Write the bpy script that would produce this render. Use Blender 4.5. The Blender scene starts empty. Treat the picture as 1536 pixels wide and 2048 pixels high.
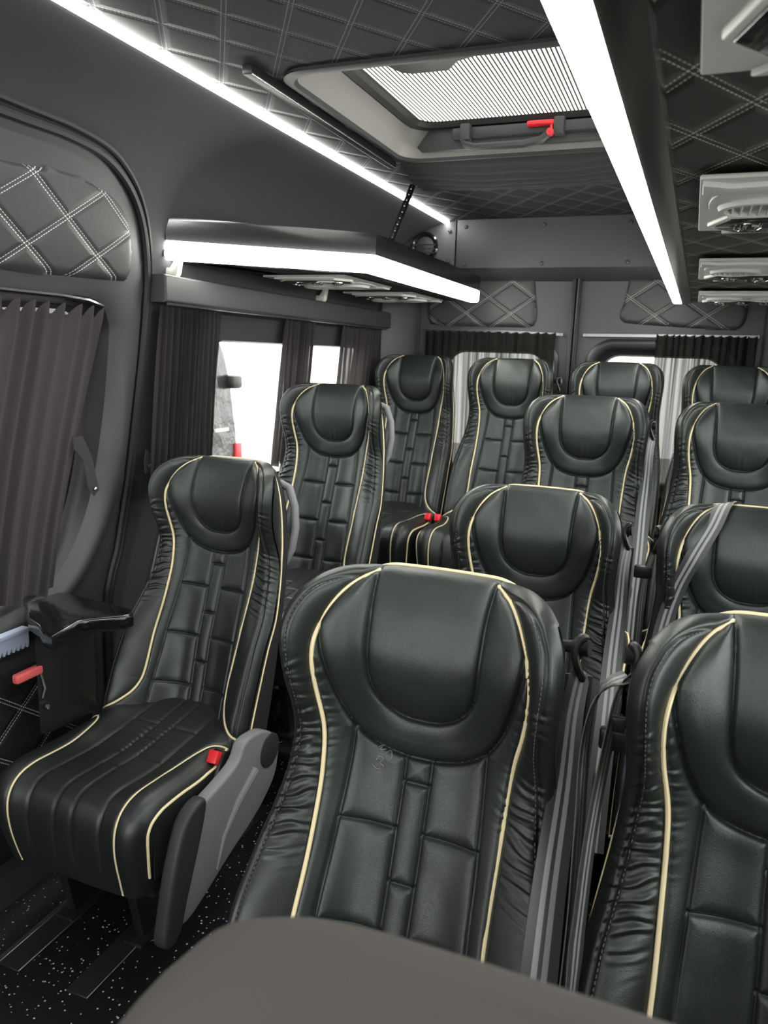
import bpy, bmesh, math, random
import numpy as np
from mathutils import Vector, Matrix
random.seed(5); rng = np.random.default_rng(5)
S = bpy.context.scene
COL = S.collection
# ------------------------------------------------------------------ camera, world, exposure
cd = bpy.data.cameras.new('camera'); cam = bpy.data.objects.new('camera', cd); COL.objects.link(cam)
cd.sensor_fit = 'VERTICAL'; cd.sensor_height = 36; cd.lens = 26.545; cd.clip_start = .02
yw, pt, rl = -0.3753204845, -0.2060033230, 0.0339204187
fw = Vector((math.sin(yw)*math.cos(pt), math.cos(yw)*math.cos(pt), math.sin(pt)))
rt = Vector((math.cos(yw), -math.sin(yw), 0)); up = rt.cross(fw)
r2 = math.cos(rl)*rt + math.sin(rl)*up; u2 = -math.sin(rl)*rt + math.cos(rl)*up
M = Matrix((r2, u2, -fw)).transposed().to_4x4(); M.translation = Vector((0, 0, 1.435))
cam.matrix_world = M
cd.dof.use_dof = True; cd.dof.focus_distance = 1.5; cd.dof.aperture_fstop = 8.0
S.camera = cam
W = bpy.data.worlds.new('daylight'); S.world = W; W.use_nodes = True
bg = W.node_tree.nodes['Background']; bg.inputs[0].default_value = (1.0, .985, .95, 1); bg.inputs[1].default_value = 3.2
S.view_settings.view_transform = 'Standard'; S.view_settings.look = 'None'
S.view_settings.exposure = 0.82; S.view_settings.gamma = 1; S.view_settings.use_curve_mapping = False
LED = 16.0

# ------------------------------------------------------------------ materials
def mat(name, base, rough=.5, spec=.5, metal=0, bump=None, emit=None, estr=1, coat=0, sheen=0):
    m = bpy.data.materials.new(name); m.use_nodes = True
    nt = m.node_tree; b = nt.nodes['Principled BSDF']
    b.inputs['Base Color'].default_value = (*base, 1); b.inputs['Roughness'].default_value = rough
    b.inputs['Specular IOR Level'].default_value = spec; b.inputs['Metallic'].default_value = metal
    b.inputs['Coat Weight'].default_value = coat
    if name.startswith('black_leather'): b.inputs['Specular Tint'].default_value = (.93, 1.0, .975, 1)
    b.inputs['Sheen Weight'].default_value = sheen
    if emit: b.inputs['Emission Color'].default_value = (*emit, 1); b.inputs['Emission Strength'].default_value = estr
    if bump:
        kind, scale, strg, dist = bump
        tc = nt.nodes.new('ShaderNodeTexCoord')
        if kind == 'leather':
            t = nt.nodes.new('ShaderNodeTexVoronoi'); t.feature = 'DISTANCE_TO_EDGE'; t.inputs['Scale'].default_value = scale
            o = t.outputs['Distance']
        else:
            t = nt.nodes.new('ShaderNodeTexNoise'); t.inputs['Scale'].default_value = scale; t.inputs['Detail'].default_value = 3
            o = t.outputs['Fac']
        nt.links.new(tc.outputs['Object'], t.inputs['Vector'])
        bp = nt.nodes.new('ShaderNodeBump'); bp.inputs['Strength'].default_value = strg; bp.inputs['Distance'].default_value = dist
        nt.links.new(o, bp.inputs['Height']); nt.links.new(bp.outputs[0], b.inputs['Normal'])
    return m

class NB:
    def __init__(s, nt): s.nt = nt
    def m(s, op, a, b=None, c=None):
        n = s.nt.nodes.new('ShaderNodeMath'); n.operation = op
        for i, v in enumerate((a, b, c)):
            if v is None: continue
            if isinstance(v, (int, float)): n.inputs[i].default_value = v
            else: s.nt.links.new(v, n.inputs[i])
        return n.outputs[0]

def soften(m, rough, spec):
    b = m.node_tree.nodes['Principled BSDF']; b.inputs['Roughness'].default_value = rough; b.inputs['Specular IOR Level'].default_value = spec; return m
def mat_quilt(name, axes, Pa, Pb, oa, ob, base=(.03, .03, .031), thread=(.5, .5, .52), rough=.5, gap=.0042, w=.0010, puff=.016):
    m = mat(name, base, rough, .45); nt = m.node_tree; b = nt.nodes['Principled BSDF']; q = NB(nt)
    tc = nt.nodes.new('ShaderNodeTexCoord'); sp = nt.nodes.new('ShaderNodeSeparateXYZ')
    nt.links.new(tc.outputs['Object'], sp.inputs[0])
    A = q.m('DIVIDE', q.m('SUBTRACT', sp.outputs[axes[0]], oa), Pa); B = q.m('DIVIDE', q.m('SUBTRACT', sp.outputs[axes[1]], ob), Pb)
    s_ = q.m('ADD', A, B); t_ = q.m('SUBTRACT', A, B)
    Lk = 1/math.sqrt(1/Pa**2 + 1/Pb**2)
    def dist(v):
        f = q.m('FRACT', q.m('ADD', v, 100.5)); return q.m('MULTIPLY', q.m('ABSOLUTE', q.m('SUBTRACT', f, .5)), Lk)
    def stitch(d, other):
        on = q.m('LESS_THAN', q.m('ABSOLUTE', q.m('SUBTRACT', d, gap)), w)
        n = round(math.hypot(Pa, Pb)/2/.0075)
        dash = q.m('LESS_THAN', q.m('FRACT', q.m('ADD', q.m('MULTIPLY', other, n), 500)), .68)
        return q.m('MULTIPLY', on, dash)
    ds, dt = dist(s_), dist(t_)
    st = q.m('MAXIMUM', stitch(ds, t_), stitch(dt, s_))
    mn = q.m('MINIMUM', ds, dt)
    mr = nt.nodes.new('ShaderNodeMapRange'); mr.interpolation_type = 'SMOOTHSTEP'
    nt.links.new(mn, mr.inputs[0]); mr.inputs[1].default_value = 0; mr.inputs[2].default_value = puff; mr.inputs[3].default_value = 0; mr.inputs[4].default_value = 1
    # narrow seam groove between the two stitch rows
    g = q.m('MULTIPLY', q.m('LESS_THAN', mn, gap+.0014), -.12)
    no = nt.nodes.new('ShaderNodeTexNoise'); no.inputs['Scale'].default_value = 25; no.inputs['Detail'].default_value = 4
    nt.links.new(tc.outputs['Object'], no.inputs['Vector'])
    h = q.m('ADD', q.m('ADD', mr.outputs[0], g), q.m('ADD', q.m('MULTIPLY', st, .14), q.m('MULTIPLY', no.outputs['Fac'], .25)))
    bp = nt.nodes.new('ShaderNodeBump'); bp.inputs['Strength'].default_value = .55; bp.inputs['Distance'].default_value = .006
    nt.links.new(h, bp.inputs['Height']); nt.links.new(bp.outputs[0], b.inputs['Normal'])
    mx = nt.nodes.new('ShaderNodeMix'); mx.data_type = 'RGBA'
    mx.inputs[6].default_value = (*base, 1); mx.inputs[7].default_value = (*thread, 1)
    nt.links.new(st, mx.inputs[0]); nt.links.new(mx.outputs[2], b.inputs['Base Color'])
    return m

def mat_cloth(name, base, transp=.12, transl=.35):
    m = bpy.data.materials.new(name); m.use_nodes = True; nt = m.node_tree; nt.nodes.clear()
    o = nt.nodes.new('ShaderNodeOutputMaterial'); d = nt.nodes.new('ShaderNodeBsdfDiffuse'); t = nt.nodes.new('ShaderNodeBsdfTranslucent')
    tr = nt.nodes.new('ShaderNodeBsdfTransparent'); m1 = nt.nodes.new('ShaderNodeMixShader'); m2 = nt.nodes.new('ShaderNodeMixShader')
    d.inputs[0].default_value = (*base, 1); t.inputs[0].default_value = (base[0]*2.8, base[1]*2.6, base[2]*2.55, 1)
    m1.inputs[0].default_value = transl; m2.inputs[0].default_value = transp
    tc = nt.nodes.new('ShaderNodeTexCoord'); mp = nt.nodes.new('ShaderNodeMapping'); mp.inputs['Scale'].default_value = (60, 60, 1.2)
    n = nt.nodes.new('ShaderNodeTexNoise'); n.inputs['Scale'].default_value = 1; mr = nt.nodes.new('ShaderNodeMapRange')
    mr.inputs[1].default_value = .35; mr.inputs[2].default_value = .65; mr.inputs[3].default_value = transp*.2; mr.inputs[4].default_value = transp*1.8
    nt.links.new(tc.outputs['Object'], mp.inputs[0]); nt.links.new(mp.outputs[0], n.inputs['Vector']); nt.links.new(n.outputs['Fac'], mr.inputs[0]); nt.links.new(mr.outputs[0], m2.inputs[0])
    nt.links.new(d.outputs[0], m1.inputs[1]); nt.links.new(t.outputs[0], m1.inputs[2])
    nt.links.new(m1.outputs[0], m2.inputs[1]); nt.links.new(tr.outputs[0], m2.inputs[2]); nt.links.new(m2.outputs[0], o.inputs[0])
    return m

def mat_glass(name, tint=(.9, .92, .92)):
    m = bpy.data.materials.new(name); m.use_nodes = True; nt = m.node_tree; nt.nodes.clear()
    o = nt.nodes.new('ShaderNodeOutputMaterial'); t = nt.nodes.new('ShaderNodeBsdfTransparent'); g = nt.nodes.new('ShaderNodeBsdfGlossy')
    x = nt.nodes.new('ShaderNodeMixShader'); x.inputs[0].default_value = .06; t.inputs[0].default_value = (*tint, 1); g.inputs['Roughness'].default_value = .02
    nt.links.new(t.outputs[0], x.inputs[1]); nt.links.new(g.outputs[0], x.inputs[2]); nt.links.new(x.outputs[0], o.inputs[0])
    return m

LEATHER = mat('black_leather', (.0115, .0150, .0145), .42, .75, bump=('leather', 520, .30, .0012))
LEATHER2 = mat('black_leather_side', (.0100, .0125, .012), .42, .7, bump=('leather', 420, .22, .0012))
FABRIC = mat('black_back_cover', (.02, .02, .021), .7, .3, bump=('noise', 300, .3, .001))
CREAM = mat('cream_piping', (.86, .75, .47), .45, .4)
THREAD = mat('grey_thread', (.13, .135, .135), .7, .3)
PLASTIC = mat('dark_grey_plastic', (.042, .043, .046), .5, .5, bump=('noise', 900, .12, .0005))
PLASTIC_D = mat('black_plastic', (.012, .012, .013), .38, .5)
GLOSSB = mat('gloss_black', (.006, .006, .007), .2, .6, coat=.5)
RUBBER = mat('black_rubber', (.016, .016, .017), .5, .45)
GREYPL = mat('grey_seat_plastic', (.20, .205, .225), .5, .45, bump=('noise', 600, .15, .0006))
DARKPL = mat('charcoal_armrest', (.03, .031, .034), .5, .45)
LINING = mat('black_lining', (.044, .044, .048), .85, .25, bump=('noise', 700, .3, .001))
GREYFAB = mat('grey_seat_fabric', (.066, .062, .058), .8, .25, bump=('noise', 900, .3, .001))
RED = mat('red_plastic', (.75, .02, .03), .35, .5)
PINK = mat('faded_red_plastic', (.70, .12, .12), .4, .5)
METAL = mat('brushed_aluminium', (.55, .56, .57), .3, .5, 1)
DARKMET = mat('dark_anodised_profile', (.16, .16, .165), .24, .5, 1)
STEEL = mat('bright_steel', (.75, .75, .75), .2, .5, 1)
BLUESTEEL = mat('blue_grey_rack', (.36, .43, .56), .4, .5)
CHROME = mat('chrome', (.9, .9, .9), .06, .5, 1)
ZINC = mat('zinc_bracket', (.55, .46, .30), .35, .5, 1)
VENT = mat('light_grey_vent', (.62, .65, .62), .42, .5)
IVORY = mat('ivory_plastic', (.68, .69, .63), .45, .5)
LENSBLK = mat('vent_black_gloss', (.01, .01, .012), .1, .6)
WEB = mat('seat_belt_webbing', (.030, .032, .034), .42, .5, bump=('noise', 500, .3, .0006))
DIFF = mat('led_diffuser', (.9, .9, .9), .4, .5, emit=(1, .985, .93), estr=LED)
STRIP = mat('led_strip_light', (.9, .9, .9), .4, .5, emit=(1, .985, .95), estr=LED*1.2)
CURTAIN = mat_cloth('dark_curtain_cloth', (.060, .056, .058), .0, .06)
CURTAIN2 = mat_cloth('sheer_black_curtain', (.056, .053, .054), .05, .28)
CURTAIN3 = mat_cloth('rear_black_curtain', (.020, .019, .018), .07, .22)
SHADE = mat('black_shade_fabric', (.034, .034, .035), .85, .2)
GLASS = mat_glass('window_glass')
Q_CEIL = soften(mat_quilt('quilted_headliner', (0, 1), .14, .205, -.938, 1.417, base=(.012, .012, .0125), thread=(.13, .13, .14)), .75, .25)
Q_RACK = mat_quilt('quilted_rack_underside', (0, 1), .112, .20, -.018, .752, base=(.022, .0225, .022), thread=(.55, .55, .52))
Q_DOOR = mat_quilt('quilted_door_panel', (1, 2), .216, .147, 1.441, 1.722, base=(.042, .042, .044), thread=(.62, .62, .64))
Q_DOORL = mat_quilt('quilted_lower_door_panel', (1, 2), .216, .17, 1.347, .503, base=(.02, .02, .021), thread=(.6, .6, .62))
Q_REAR = mat_quilt('quilted_rear_door_panel', (0, 2), .212, .142, -.815, 1.64, base=(.03, .03, .031), thread=(.32, .32, .32))
def web_stripes():   # woven belt with two lighter lengthwise bands, from the strap's own UV
    nt = WEB.node_tree; b = nt.nodes['Principled BSDF']; q = NB(nt)
    uv = nt.nodes.new('ShaderNodeTexCoord'); sp = nt.nodes.new('ShaderNodeSeparateXYZ'); nt.links.new(uv.outputs['UV'], sp.inputs[0])
    x = sp.outputs[0]
    a = q.m('LESS_THAN', q.m('ABSOLUTE', q.m('SUBTRACT', q.m('ABSOLUTE', q.m('SUBTRACT', x, .5)), .14)), .08)
    mx = nt.nodes.new('ShaderNodeMix'); mx.data_type = 'RGBA'; mx.inputs[6].default_value = (.045, .048, .050, 1); mx.inputs[7].default_value = (.26, .275, .275, 1)
    nt.links.new(a, mx.inputs[0]); nt.links.new(mx.outputs[2], b.inputs['Base Color'])
web_stripes()
def floor_mat():
    m = mat('speckled_vinyl', (.008, .008, .009), .45, .4); nt = m.node_tree; b = nt.nodes['Principled BSDF']; q = NB(nt)
    tc = nt.nodes.new('ShaderNodeTexCoord'); cols = []
    tot = None
    for sc, th in ((80, .17), (48, .12)):
        v = nt.nodes.new('ShaderNodeTexVoronoi'); v.inputs['Scale'].default_value = sc
        nt.links.new(tc.outputs['Object'], v.inputs['Vector'])
        s2 = nt.nodes.new('ShaderNodeSeparateColor'); nt.links.new(v.outputs['Color'], s2.inputs[0])
        on = q.m('MULTIPLY', q.m('LESS_THAN', v.outputs['Distance'], th), q.m('GREATER_THAN', s2.outputs[0], .40))
        tot = on if tot is None else q.m('MAXIMUM', tot, on)
    mx = nt.nodes.new('ShaderNodeMix'); mx.data_type = 'RGBA'; mx.inputs[6].default_value = (.008, .008, .009, 1); mx.inputs[7].default_value = (.5, .55, .6, 1)
    nt.links.new(tot, mx.inputs[0]); nt.links.new(mx.outputs[2], b.inputs['Base Color'])
    return m
FLOOR = floor_mat()
def blind_mat():     # ribbed roof blind: fine opaque ribs along the van, clear white between
    m = bpy.data.materials.new('ribbed_roof_glass'); m.use_nodes = True; nt = m.node_tree; nt.nodes.clear(); q = NB(nt)
    o = nt.nodes.new('ShaderNodeOutputMaterial'); d = nt.nodes.new('ShaderNodeBsdfDiffuse'); t = nt.nodes.new('ShaderNodeBsdfTransparent'); x = nt.nodes.new('ShaderNodeMixShader')
    d.inputs[0].default_value = (.12, .12, .11, 1); t.inputs[0].default_value = (.50, .515, .49, 1)
    tc = nt.nodes.new('ShaderNodeTexCoord'); sp = nt.nodes.new('ShaderNodeSeparateXYZ'); nt.links.new(tc.outputs['Object'], sp.inputs[0])
    f = q.m('LESS_THAN', q.m('FRACT', q.m('DIVIDE', q.m('ADD', sp.outputs[0], 10), .0105)), .42)
    nt.links.new(f, x.inputs[0]); nt.links.new(t.outputs[0], x.inputs[1]); nt.links.new(d.outputs[0], x.inputs[2]); nt.links.new(x.outputs[0], o.inputs[0])
    return m
BLIND = blind_mat()

# ------------------------------------------------------------------ mesh helpers
def link(name, me, m, parent=None, smooth=True):
    o = bpy.data.objects.new(name, me); COL.objects.link(o)
    if m and not me.materials: me.materials.append(m)
    if parent: o.parent = parent
    if smooth and len(me.polygons): me.polygons.foreach_set('use_smooth', [True]*len(me.polygons))
    return o
def tag(o, label, cat, group=None):
    o['label'] = label; o['category'] = cat
    if group: o['group'] = group
    return o
def struct(o, label=None):
    o['kind'] = 'structure'
    if label: o['label'] = label
    return o
def empty(name, loc, label, cat, group=None):
    o = bpy.data.objects.new(name, None); COL.objects.link(o); o.location = loc; o.empty_display_size = .1
    return tag(o, label, cat, group)

class MB:
    """Collects shapes into one mesh."""
    def __init__(s): s.v = []; s.f = []; s.uv = {}
    def add(s, v, f, uvs=None):
        n = len(s.v); s.v += [tuple(p) for p in v]
        for i, q in enumerate(f):
            if uvs: s.uv[len(s.f)] = uvs[i]
            s.f.append(tuple(n+k for k in q))
        return s
    def box(s, lo, hi, bev=.003, seg=2, rot=None, c=None):
        bm = bmesh.new(); bmesh.ops.create_cube(bm, size=1)
        d = [hi[i]-lo[i] for i in range(3)]; mid = [(hi[i]+lo[i])/2 for i in range(3)]
        bmesh.ops.scale(bm, vec=d, verts=bm.verts)
        b = min(bev, min(d)*.45)
        if b > 0: bmesh.ops.bevel(bm, geom=bm.edges[:], offset=b, segments=seg, affect='EDGES', profile=.5)
        if rot is not None: bmesh.ops.transform(bm, matrix=rot.to_4x4(), verts=bm.verts)
        bmesh.ops.translate(bm, vec=mid, verts=bm.verts)
        return s.bm(bm)
    def bm(s, bm):
        bm.verts.index_update()
        s.add([v.co[:] for v in bm.verts], [[v.index for v in f.verts] for f in bm.faces]); bm.free(); return s
    def prism(s, pts, axis, a, b, bev=.003, seg=2):
        """polygon in the two other axes, extruded from a to b along axis (0,1,2)"""
        bm = bmesh.new(); ax = [i for i in range(3) if i != axis]
        def P(p, h):
            q = [0, 0, 0]; q[ax[0]] = p[0]; q[ax[1]] = p[1]; q[axis] = h; return q
        lo = [bm.verts.new(P(p, a)) for p in pts]; hi = [bm.verts.new(P(p, b)) for p in pts]
        f1 = bm.faces.new(lo); f2 = bm.faces.new(hi); n = len(pts)
        for i in range(n): bm.faces.new((lo[i], lo[(i+1) % n], hi[(i+1) % n], hi[i]))
        bmesh.ops.recalc_face_normals(bm, faces=bm.faces)
        if bev > 0:
            es = [e for f in (f1, f2) for e in f.edges]
            bmesh.ops.bevel(bm, geom=list(set(es)), offset=bev, segments=seg, affect='EDGES', profile=.5)
        return s.bm(bm)
    def tube(s, pts, r, n=8, closed=False, cap=True):
        P = [Vector(p) for p in pts]; N = len(P); vs = []; fs = []
        prev = None
        for i in range(N):
            if closed: t = P[(i+1) % N]-P[i-1]
            else: t = P[min(i+1, N-1)]-P[max(i-1, 0)]
            t.normalize()
            if prev is None:
                a = Vector((0, 0, 1)) if abs(t.z) < .9 else Vector((1, 0, 0)); x = t.cross(a).normalized()
            else: x = (prev-t*prev.dot(t)).normalized()
            prev = x; y = t.cross(x); rr = r[i] if hasattr(r, '__len__') else r
            for k in range(n):
                an = 2*math.pi*k/n; vs.append(P[i]+x*rr*math.cos(an)+y*rr*math.sin(an))
        m = N if closed else N-1
        for i in range(m):
            for k in range(n):
                a = i*n+k; b = i*n+(k+1) % n; c = ((i+1) % N)*n+(k+1) % n; d = ((i+1) % N)*n+k; fs.append((a, b, c, d))
        if cap and not closed: fs.append(tuple(range(n))[::-1]); fs.append(tuple((N-1)*n+k for k in range(n)))
        return s.add(vs, fs)
    def lathe(s, prof, c, axis=(0, 0, 1), n=32, sx=1, sy=1):
        """profile of (radius, height) around axis through c"""
        z = Vector(axis).normalized(); a = Vector((0, 0, 1)) if abs(z.z) < .9 else Vector((0, 1, 0)); x = a.cross(z).normalized() if abs(z.z) < .9 else Vector((1, 0, 0)); y = z.cross(x)
        vs = []; fs = []; c = Vector(c)
        for r, h in prof:
            for k in range(n):
                an = 2*math.pi*k/n; vs.append(c+x*r*math.cos(an)*sx+y*r*math.sin(an)*sy+z*h)
        for i in range(len(prof)-1):
            for k in range(n): fs.append((i*n+k, i*n+(k+1) % n, (i+1)*n+(k+1) % n, (i+1)*n+k))
        if prof[0][0] > 1e-6: fs.append(tuple(range(n))[::-1])
        if prof[-1][0] > 1e-6: fs.append(tuple((len(prof)-1)*n+k for k in range(n)))
        return s.add(vs, fs)
    def strap(s, pts, wd, width, th=.0014):
        """flat band along pts; wd = width directions; carries UV across the width"""
        P = [Vector(p) for p in pts]; N = len(P); vs = []; fs = []; uv = []
        for i in range(N):
            t = (P[min(i+1, N-1)]-P[max(i-1, 0)]).normalized(); w = Vector(wd[i]); w = (w-t*w.dot(t)).normalized(); nn = t.cross(w)
            wi = width[i] if hasattr(width, '__len__') else width
            for a, b in ((-1, -1), (1, -1), (1, 1), (-1, 1)): vs.append(P[i]+w*a*wi/2+nn*b*th/2)
        us = [0, 1, 1, 0]
        for i in range(N-1):
            for k in range(4):
                k2 = (k+1) % 4; fs.append((i*4+k, i*4+k2, (i+1)*4+k2, (i+1)*4+k))
                uv.append([(us[k], i/N), (us[k2], i/N), (us[k2], (i+1)/N), (us[k], (i+1)/N)])
        fs += [(3, 2, 1, 0), tuple((N-1)*4+k for k in range(4))]; uv += [[(0, 0), (1, 0), (1, 0), (0, 0)]]*2
        return s.add(vs, fs, uv)
    def build(s, name, m, parent=None, smooth=True, angle=40):
        me = bpy.data.meshes.new(name); me.from_pydata(s.v, [], s.f); me.update()
        if s.uv:
            l = me.uv_layers.new(name='UVMap')
            for fi, us in s.uv.items():
                for k, li in enumerate(me.polygons[fi].loop_indices): l.data[li].uv = us[k]
        o = link(name, me, m, parent, smooth)
        if smooth: me.set_sharp_from_angle(angle=math.radians(angle))
        return o

def catmull(pts, n=8, closed=False):
    P = np.array(pts, float); N = len(P); out = []
    rngi = range(N) if closed else range(N-1)
    for i in rngi:
        if closed: a, b, c, d = P[i-1], P[i], P[(i+1) % N], P[(i+2) % N]
        else: a, b, c, d = P[max(i-1, 0)], P[i], P[i+1], P[min(i+2, N-1)]
        for k in range(n):
            t = k/n
            out.append(.5*((2*b)+(c-a)*t+(2*a-5*b+4*c-d)*t*t+(3*b-a-3*c+d)*t**3))
    if not closed: out.append(P[-1])
    return np.array(out)
def resample(P, n):
    P = np.asarray(P, float); d = np.r_[0, np.cumsum(np.linalg.norm(np.diff(P, axis=0), axis=1))]
    t = np.linspace(0, d[-1], n); return np.stack([np.interp(t, d, P[:, k]) for k in range(P.shape[1])], 1)
def pdist(Q, P, closed=False, want=False):
    """distance of points Q (n,2) to polyline P (m,2)"""
    P = np.asarray(P, float); A = P if closed else P[:-1]; B = np.roll(P, -1, 0) if closed else P[1:]
    best = np.full(len(Q), 1e9); near = np.zeros_like(Q)
    for a, b in zip(A, B):
        ab = b-a; L = ab@ab
        if L < 1e-14: continue
        t = np.clip(((Q-a)@ab)/L, 0, 1); C = a+t[:, None]*ab; d = np.hypot(*(Q-C).T)
        k = d < best; best[k] = d[k]
        if want: near[k] = C[k]
    return (best, near) if want else best
def inside(Q, P):
    P = np.asarray(P, float); r = np.zeros(len(Q), bool); x, y = Q.T
    for (x1, y1), (x2, y2) in zip(P, np.roll(P, -1, 0)):
        c = ((y1 > y) != (y2 > y))
        with np.errstate(divide='ignore', invalid='ignore'):
            xi = (x2-x1)*(y-y1)/(y2-y1)+x1
        r ^= c & (x < xi)
    return r
def sm(x): x = np.clip(x, 0, 1); return x*x*(3-2*x)
def rrect(a0, a1, b0, b1, r, n=8):
    out = []
    for cx, cy, s in ((a1-r, b1-r, 0), (a0+r, b1-r, 1), (a0+r, b0+r, 2), (a1-r, b0+r, 3)):
        for k in range(n+1):
            an = (s+k/n)*math.pi/2; out.append((cx+r*math.cos(an), cy+r*math.sin(an)))
    return out

def sheet(name, m, lo, hi, step, fn, keep=None, holes=(), parent=None, flip=False):
    """surface over a 2-D domain, cut to polygon `keep` and minus polygons `holes`, cut edges snapped to the outlines"""
    nx = max(2, round((hi[0]-lo[0])/step)+1); ny = max(2, round((hi[1]-lo[1])/step)+1)
    X, Y = np.meshgrid(np.linspace(lo[0], hi[0], nx), np.linspace(lo[1], hi[1], ny), indexing='ij')
    Q = np.stack([X.ravel(), Y.ravel()], 1)
    idx = np.arange(nx*ny).reshape(nx, ny)
    F = np.stack([idx[:-1, :-1], idx[1:, :-1], idx[1:, 1:], idx[:-1, 1:]], -1).reshape(-1, 4)
    cen = Q[F].mean(1); ok = np.ones(len(F), bool)
    polys = ([(np.array(keep), True)] if keep is not None else [])+[(np.array(h), False) for h in holes]
    for P, k in polys:
        ins = inside(cen, P); bad = ~ins if k else ins
        used = np.zeros(len(Q), bool); used[F[ok & ~bad].ravel()] = True
        rem = np.zeros(len(Q), bool); rem[F[ok & bad].ravel()] = True
        i = np.where(used & rem)[0]
        if len(i):
            _, nr = pdist(Q[i], P, True, True); Q[i] = nr
        ok &= ~bad
    F = F[ok]; us = np.unique(F); mp = -np.ones(len(Q), int); mp[us] = np.arange(len(us))
    V = fn(Q[us]); F = mp[F]
    if flip: F = F[:, ::-1]
    me = bpy.data.meshes.new(name); me.from_pydata(V.tolist(), [], F.tolist()); me.update()
    return link(name, me, m, parent)
def band(mb, rings):
    """loft between closed rings of equal length"""
    n = len(rings[0]); vs = [p for r in rings for p in r]; fs = []
    for i in range(len(rings)-1):
        for k in range(n): fs.append((i*n+k, i*n+(k+1) % n, (i+1)*n+(k+1) % n, (i+1)*n+k))
    mb.add(vs, fs); return mb

# ------------------------------------------------------------------ room shell
ZP = [0, .3, .7, .95, 1.2, 1.46, 1.6, 1.8, 1.87, 1.92, 1.97, 2.005, 2.025, 2.04]
XP = [-1.50, -1.545, -1.55, -1.535, -1.50, -1.455, -1.43, -1.39, -1.36, -1.325, -1.27, -1.20, -1.14, -1.075]
_zz = np.linspace(0, 2.04, 300); _xx = np.interp(_zz, ZP, XP)
for _ in range(60): _xx[1:-1] = (_xx[:-2]+2*_xx[1:-1]+_xx[2:])/4
def XW(z): return np.interp(z, _zz, _xx)
YB = 3.62; CZ = 2.035
def lw(off):   # (y,z) -> left wall point, off metres into the room
    return lambda Q: np.stack([XW(Q[:, 1])+off, Q[:, 0], Q[:, 1]], 1)
def rw(off):
    return lambda Q: np.stack([-1.02-XW(Q[:, 1])-off, Q[:, 0], Q[:, 1]], 1)
seal = [(-.2, 1.88), (.6, 1.88), (1.243, 1.88), (1.403, 1.88), (1.533, 1.866), (1.635, 1.823), (1.702, 1.758), (1.742, 1.663), (1.760, 1.559), (1.766, 1.353), (1.758, 1.061), (1.729, .868), (1.696, .768), (1.68, .679), (1.672, .4), (1.67, .08), (.6, .08), (-.2, .08)]
sealS = np.vstack([catmull(seal[1:16], 6), [(.6, .08), (-.2, .08), (-.2, 1.88)]])
win_side = rrect(2.16, 3.36, .95, 1.462, .018)
o = sheet('wall_left', LINING, (-.6, 0), (3.64, 2.036), .02, lw(0), holes=[sealS, win_side]); struct(o)
rwin1 = rrect(.25, 1.55, .95, 1.46, .06); rwin2 = rrect(1.75, 3.3, .95, 1.46, .06)
o = sheet('wall_right', LINING, (-.6, 0), (3.64, 2.036), .03, rw(0), holes=[rwin1, rwin2], flip=True); struct(o)
hatch = rrect(-.905, -.115, 1.60, 2.37, .07)
o = sheet('ceiling', Q_CEIL, (-1.10, -.6), (.08, 3.62), .03, lambda Q: np.stack([Q[:, 0], Q[:, 1], np.full(len(Q), CZ)], 1), holes=[hatch]); struct(o, 'black diamond quilted headliner')
mb = MB().box((-1.6, -.6, -.05), (.6, 3.8, 0), 0); o = mb.build('floor', FLOOR, smooth=False); struct(o, 'black vinyl floor with white specks')
mb = MB().box((-1.54, 1.93, 0), (.52, 3.66, .19), 0).box((-1.54, 2.68, .15), (.52, 3.66, .303), 0)
o = mb.build('floor', FLOOR, smooth=False); struct(o, 'raised rear floor with white specks')
# unseen cab ahead of the passenger compartment, added to cut front daylight: roof, sides with door windows, dash below an open windscreen
cabw = rrect(-1.75, -.85, .95, 1.70, .08)
o = sheet('wall_left', LINING, (-2.0, 0), (-.6, 2.036), .04, lw(0), holes=[cabw]); struct(o)
o = sheet('wall_right', LINING, (-2.0, 0), (-.6, 2.036), .04, rw(0), holes=[cabw], flip=True); struct(o)
o = MB().box((-1.5, -2.0, 2.03), (.5, -.6, 2.05), 0).build('ceiling', LINING, smooth=False); struct(o)
o = MB().box((-1.6, -2.0, -.05), (.6, -.6, 0), 0).build('floor', FLOOR, smooth=False); struct(o)
o = MB().prism([(-2.0, 0), (-1.7, 0), (-1.7, .60), (-1.8, .70), (-2.0, .72)], 0, -1.55, .53, .01).build('wall_front', PLASTIC); struct(o, 'unseen dashboard wall below the windscreen, added with the cab to cut front daylight')
# back wall with the opening of the two rear doors
def bw(y): return lambda Q: np.stack([Q[:, 0], np.full(len(Q), y), Q[:, 1]], 1)
dl = rrect(-1.262, -.528, .25, 1.80, .03); dr = rrect(-.512, .258, .25, 1.80, .03)
o = sheet('wall_back', LINING, (-1.56, 0), (.56, 2.036), .02, bw(3.60), holes=[dl, dr]); struct(o)
# window and door reveals
def reveal(name, poly, f0, f1, m, shrink=.012):
    P = np.array(poly); c = P.mean(0); d = P-c; L = np.hypot(*d.T)[:, None]
    mb = band(MB(), [f(P-d/L*shrink*t).tolist() for f, t in ((f0, 0), (f1, 1))]); return mb.build(name, m)
struct(reveal('trim_2', win_side, lw(0), lw(-.045), PLASTIC_D))
for k, w_ in enumerate((rwin1, rwin2)): struct(reveal('trim_%d' % (3+k), w_, rw(0), rw(-.04), PLASTIC_D))
def pane(name, poly, fn, m=GLASS, step=.05):
    P = np.array(poly); o = sheet(name, m, P.min(0), P.max(0), step, fn, keep=P); return struct(o)
pane('window_1', win_side, lw(-.04)); pane('window_2', rwin1, rw(-.035)); pane('window_3', rwin2, rw(-.035))
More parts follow.
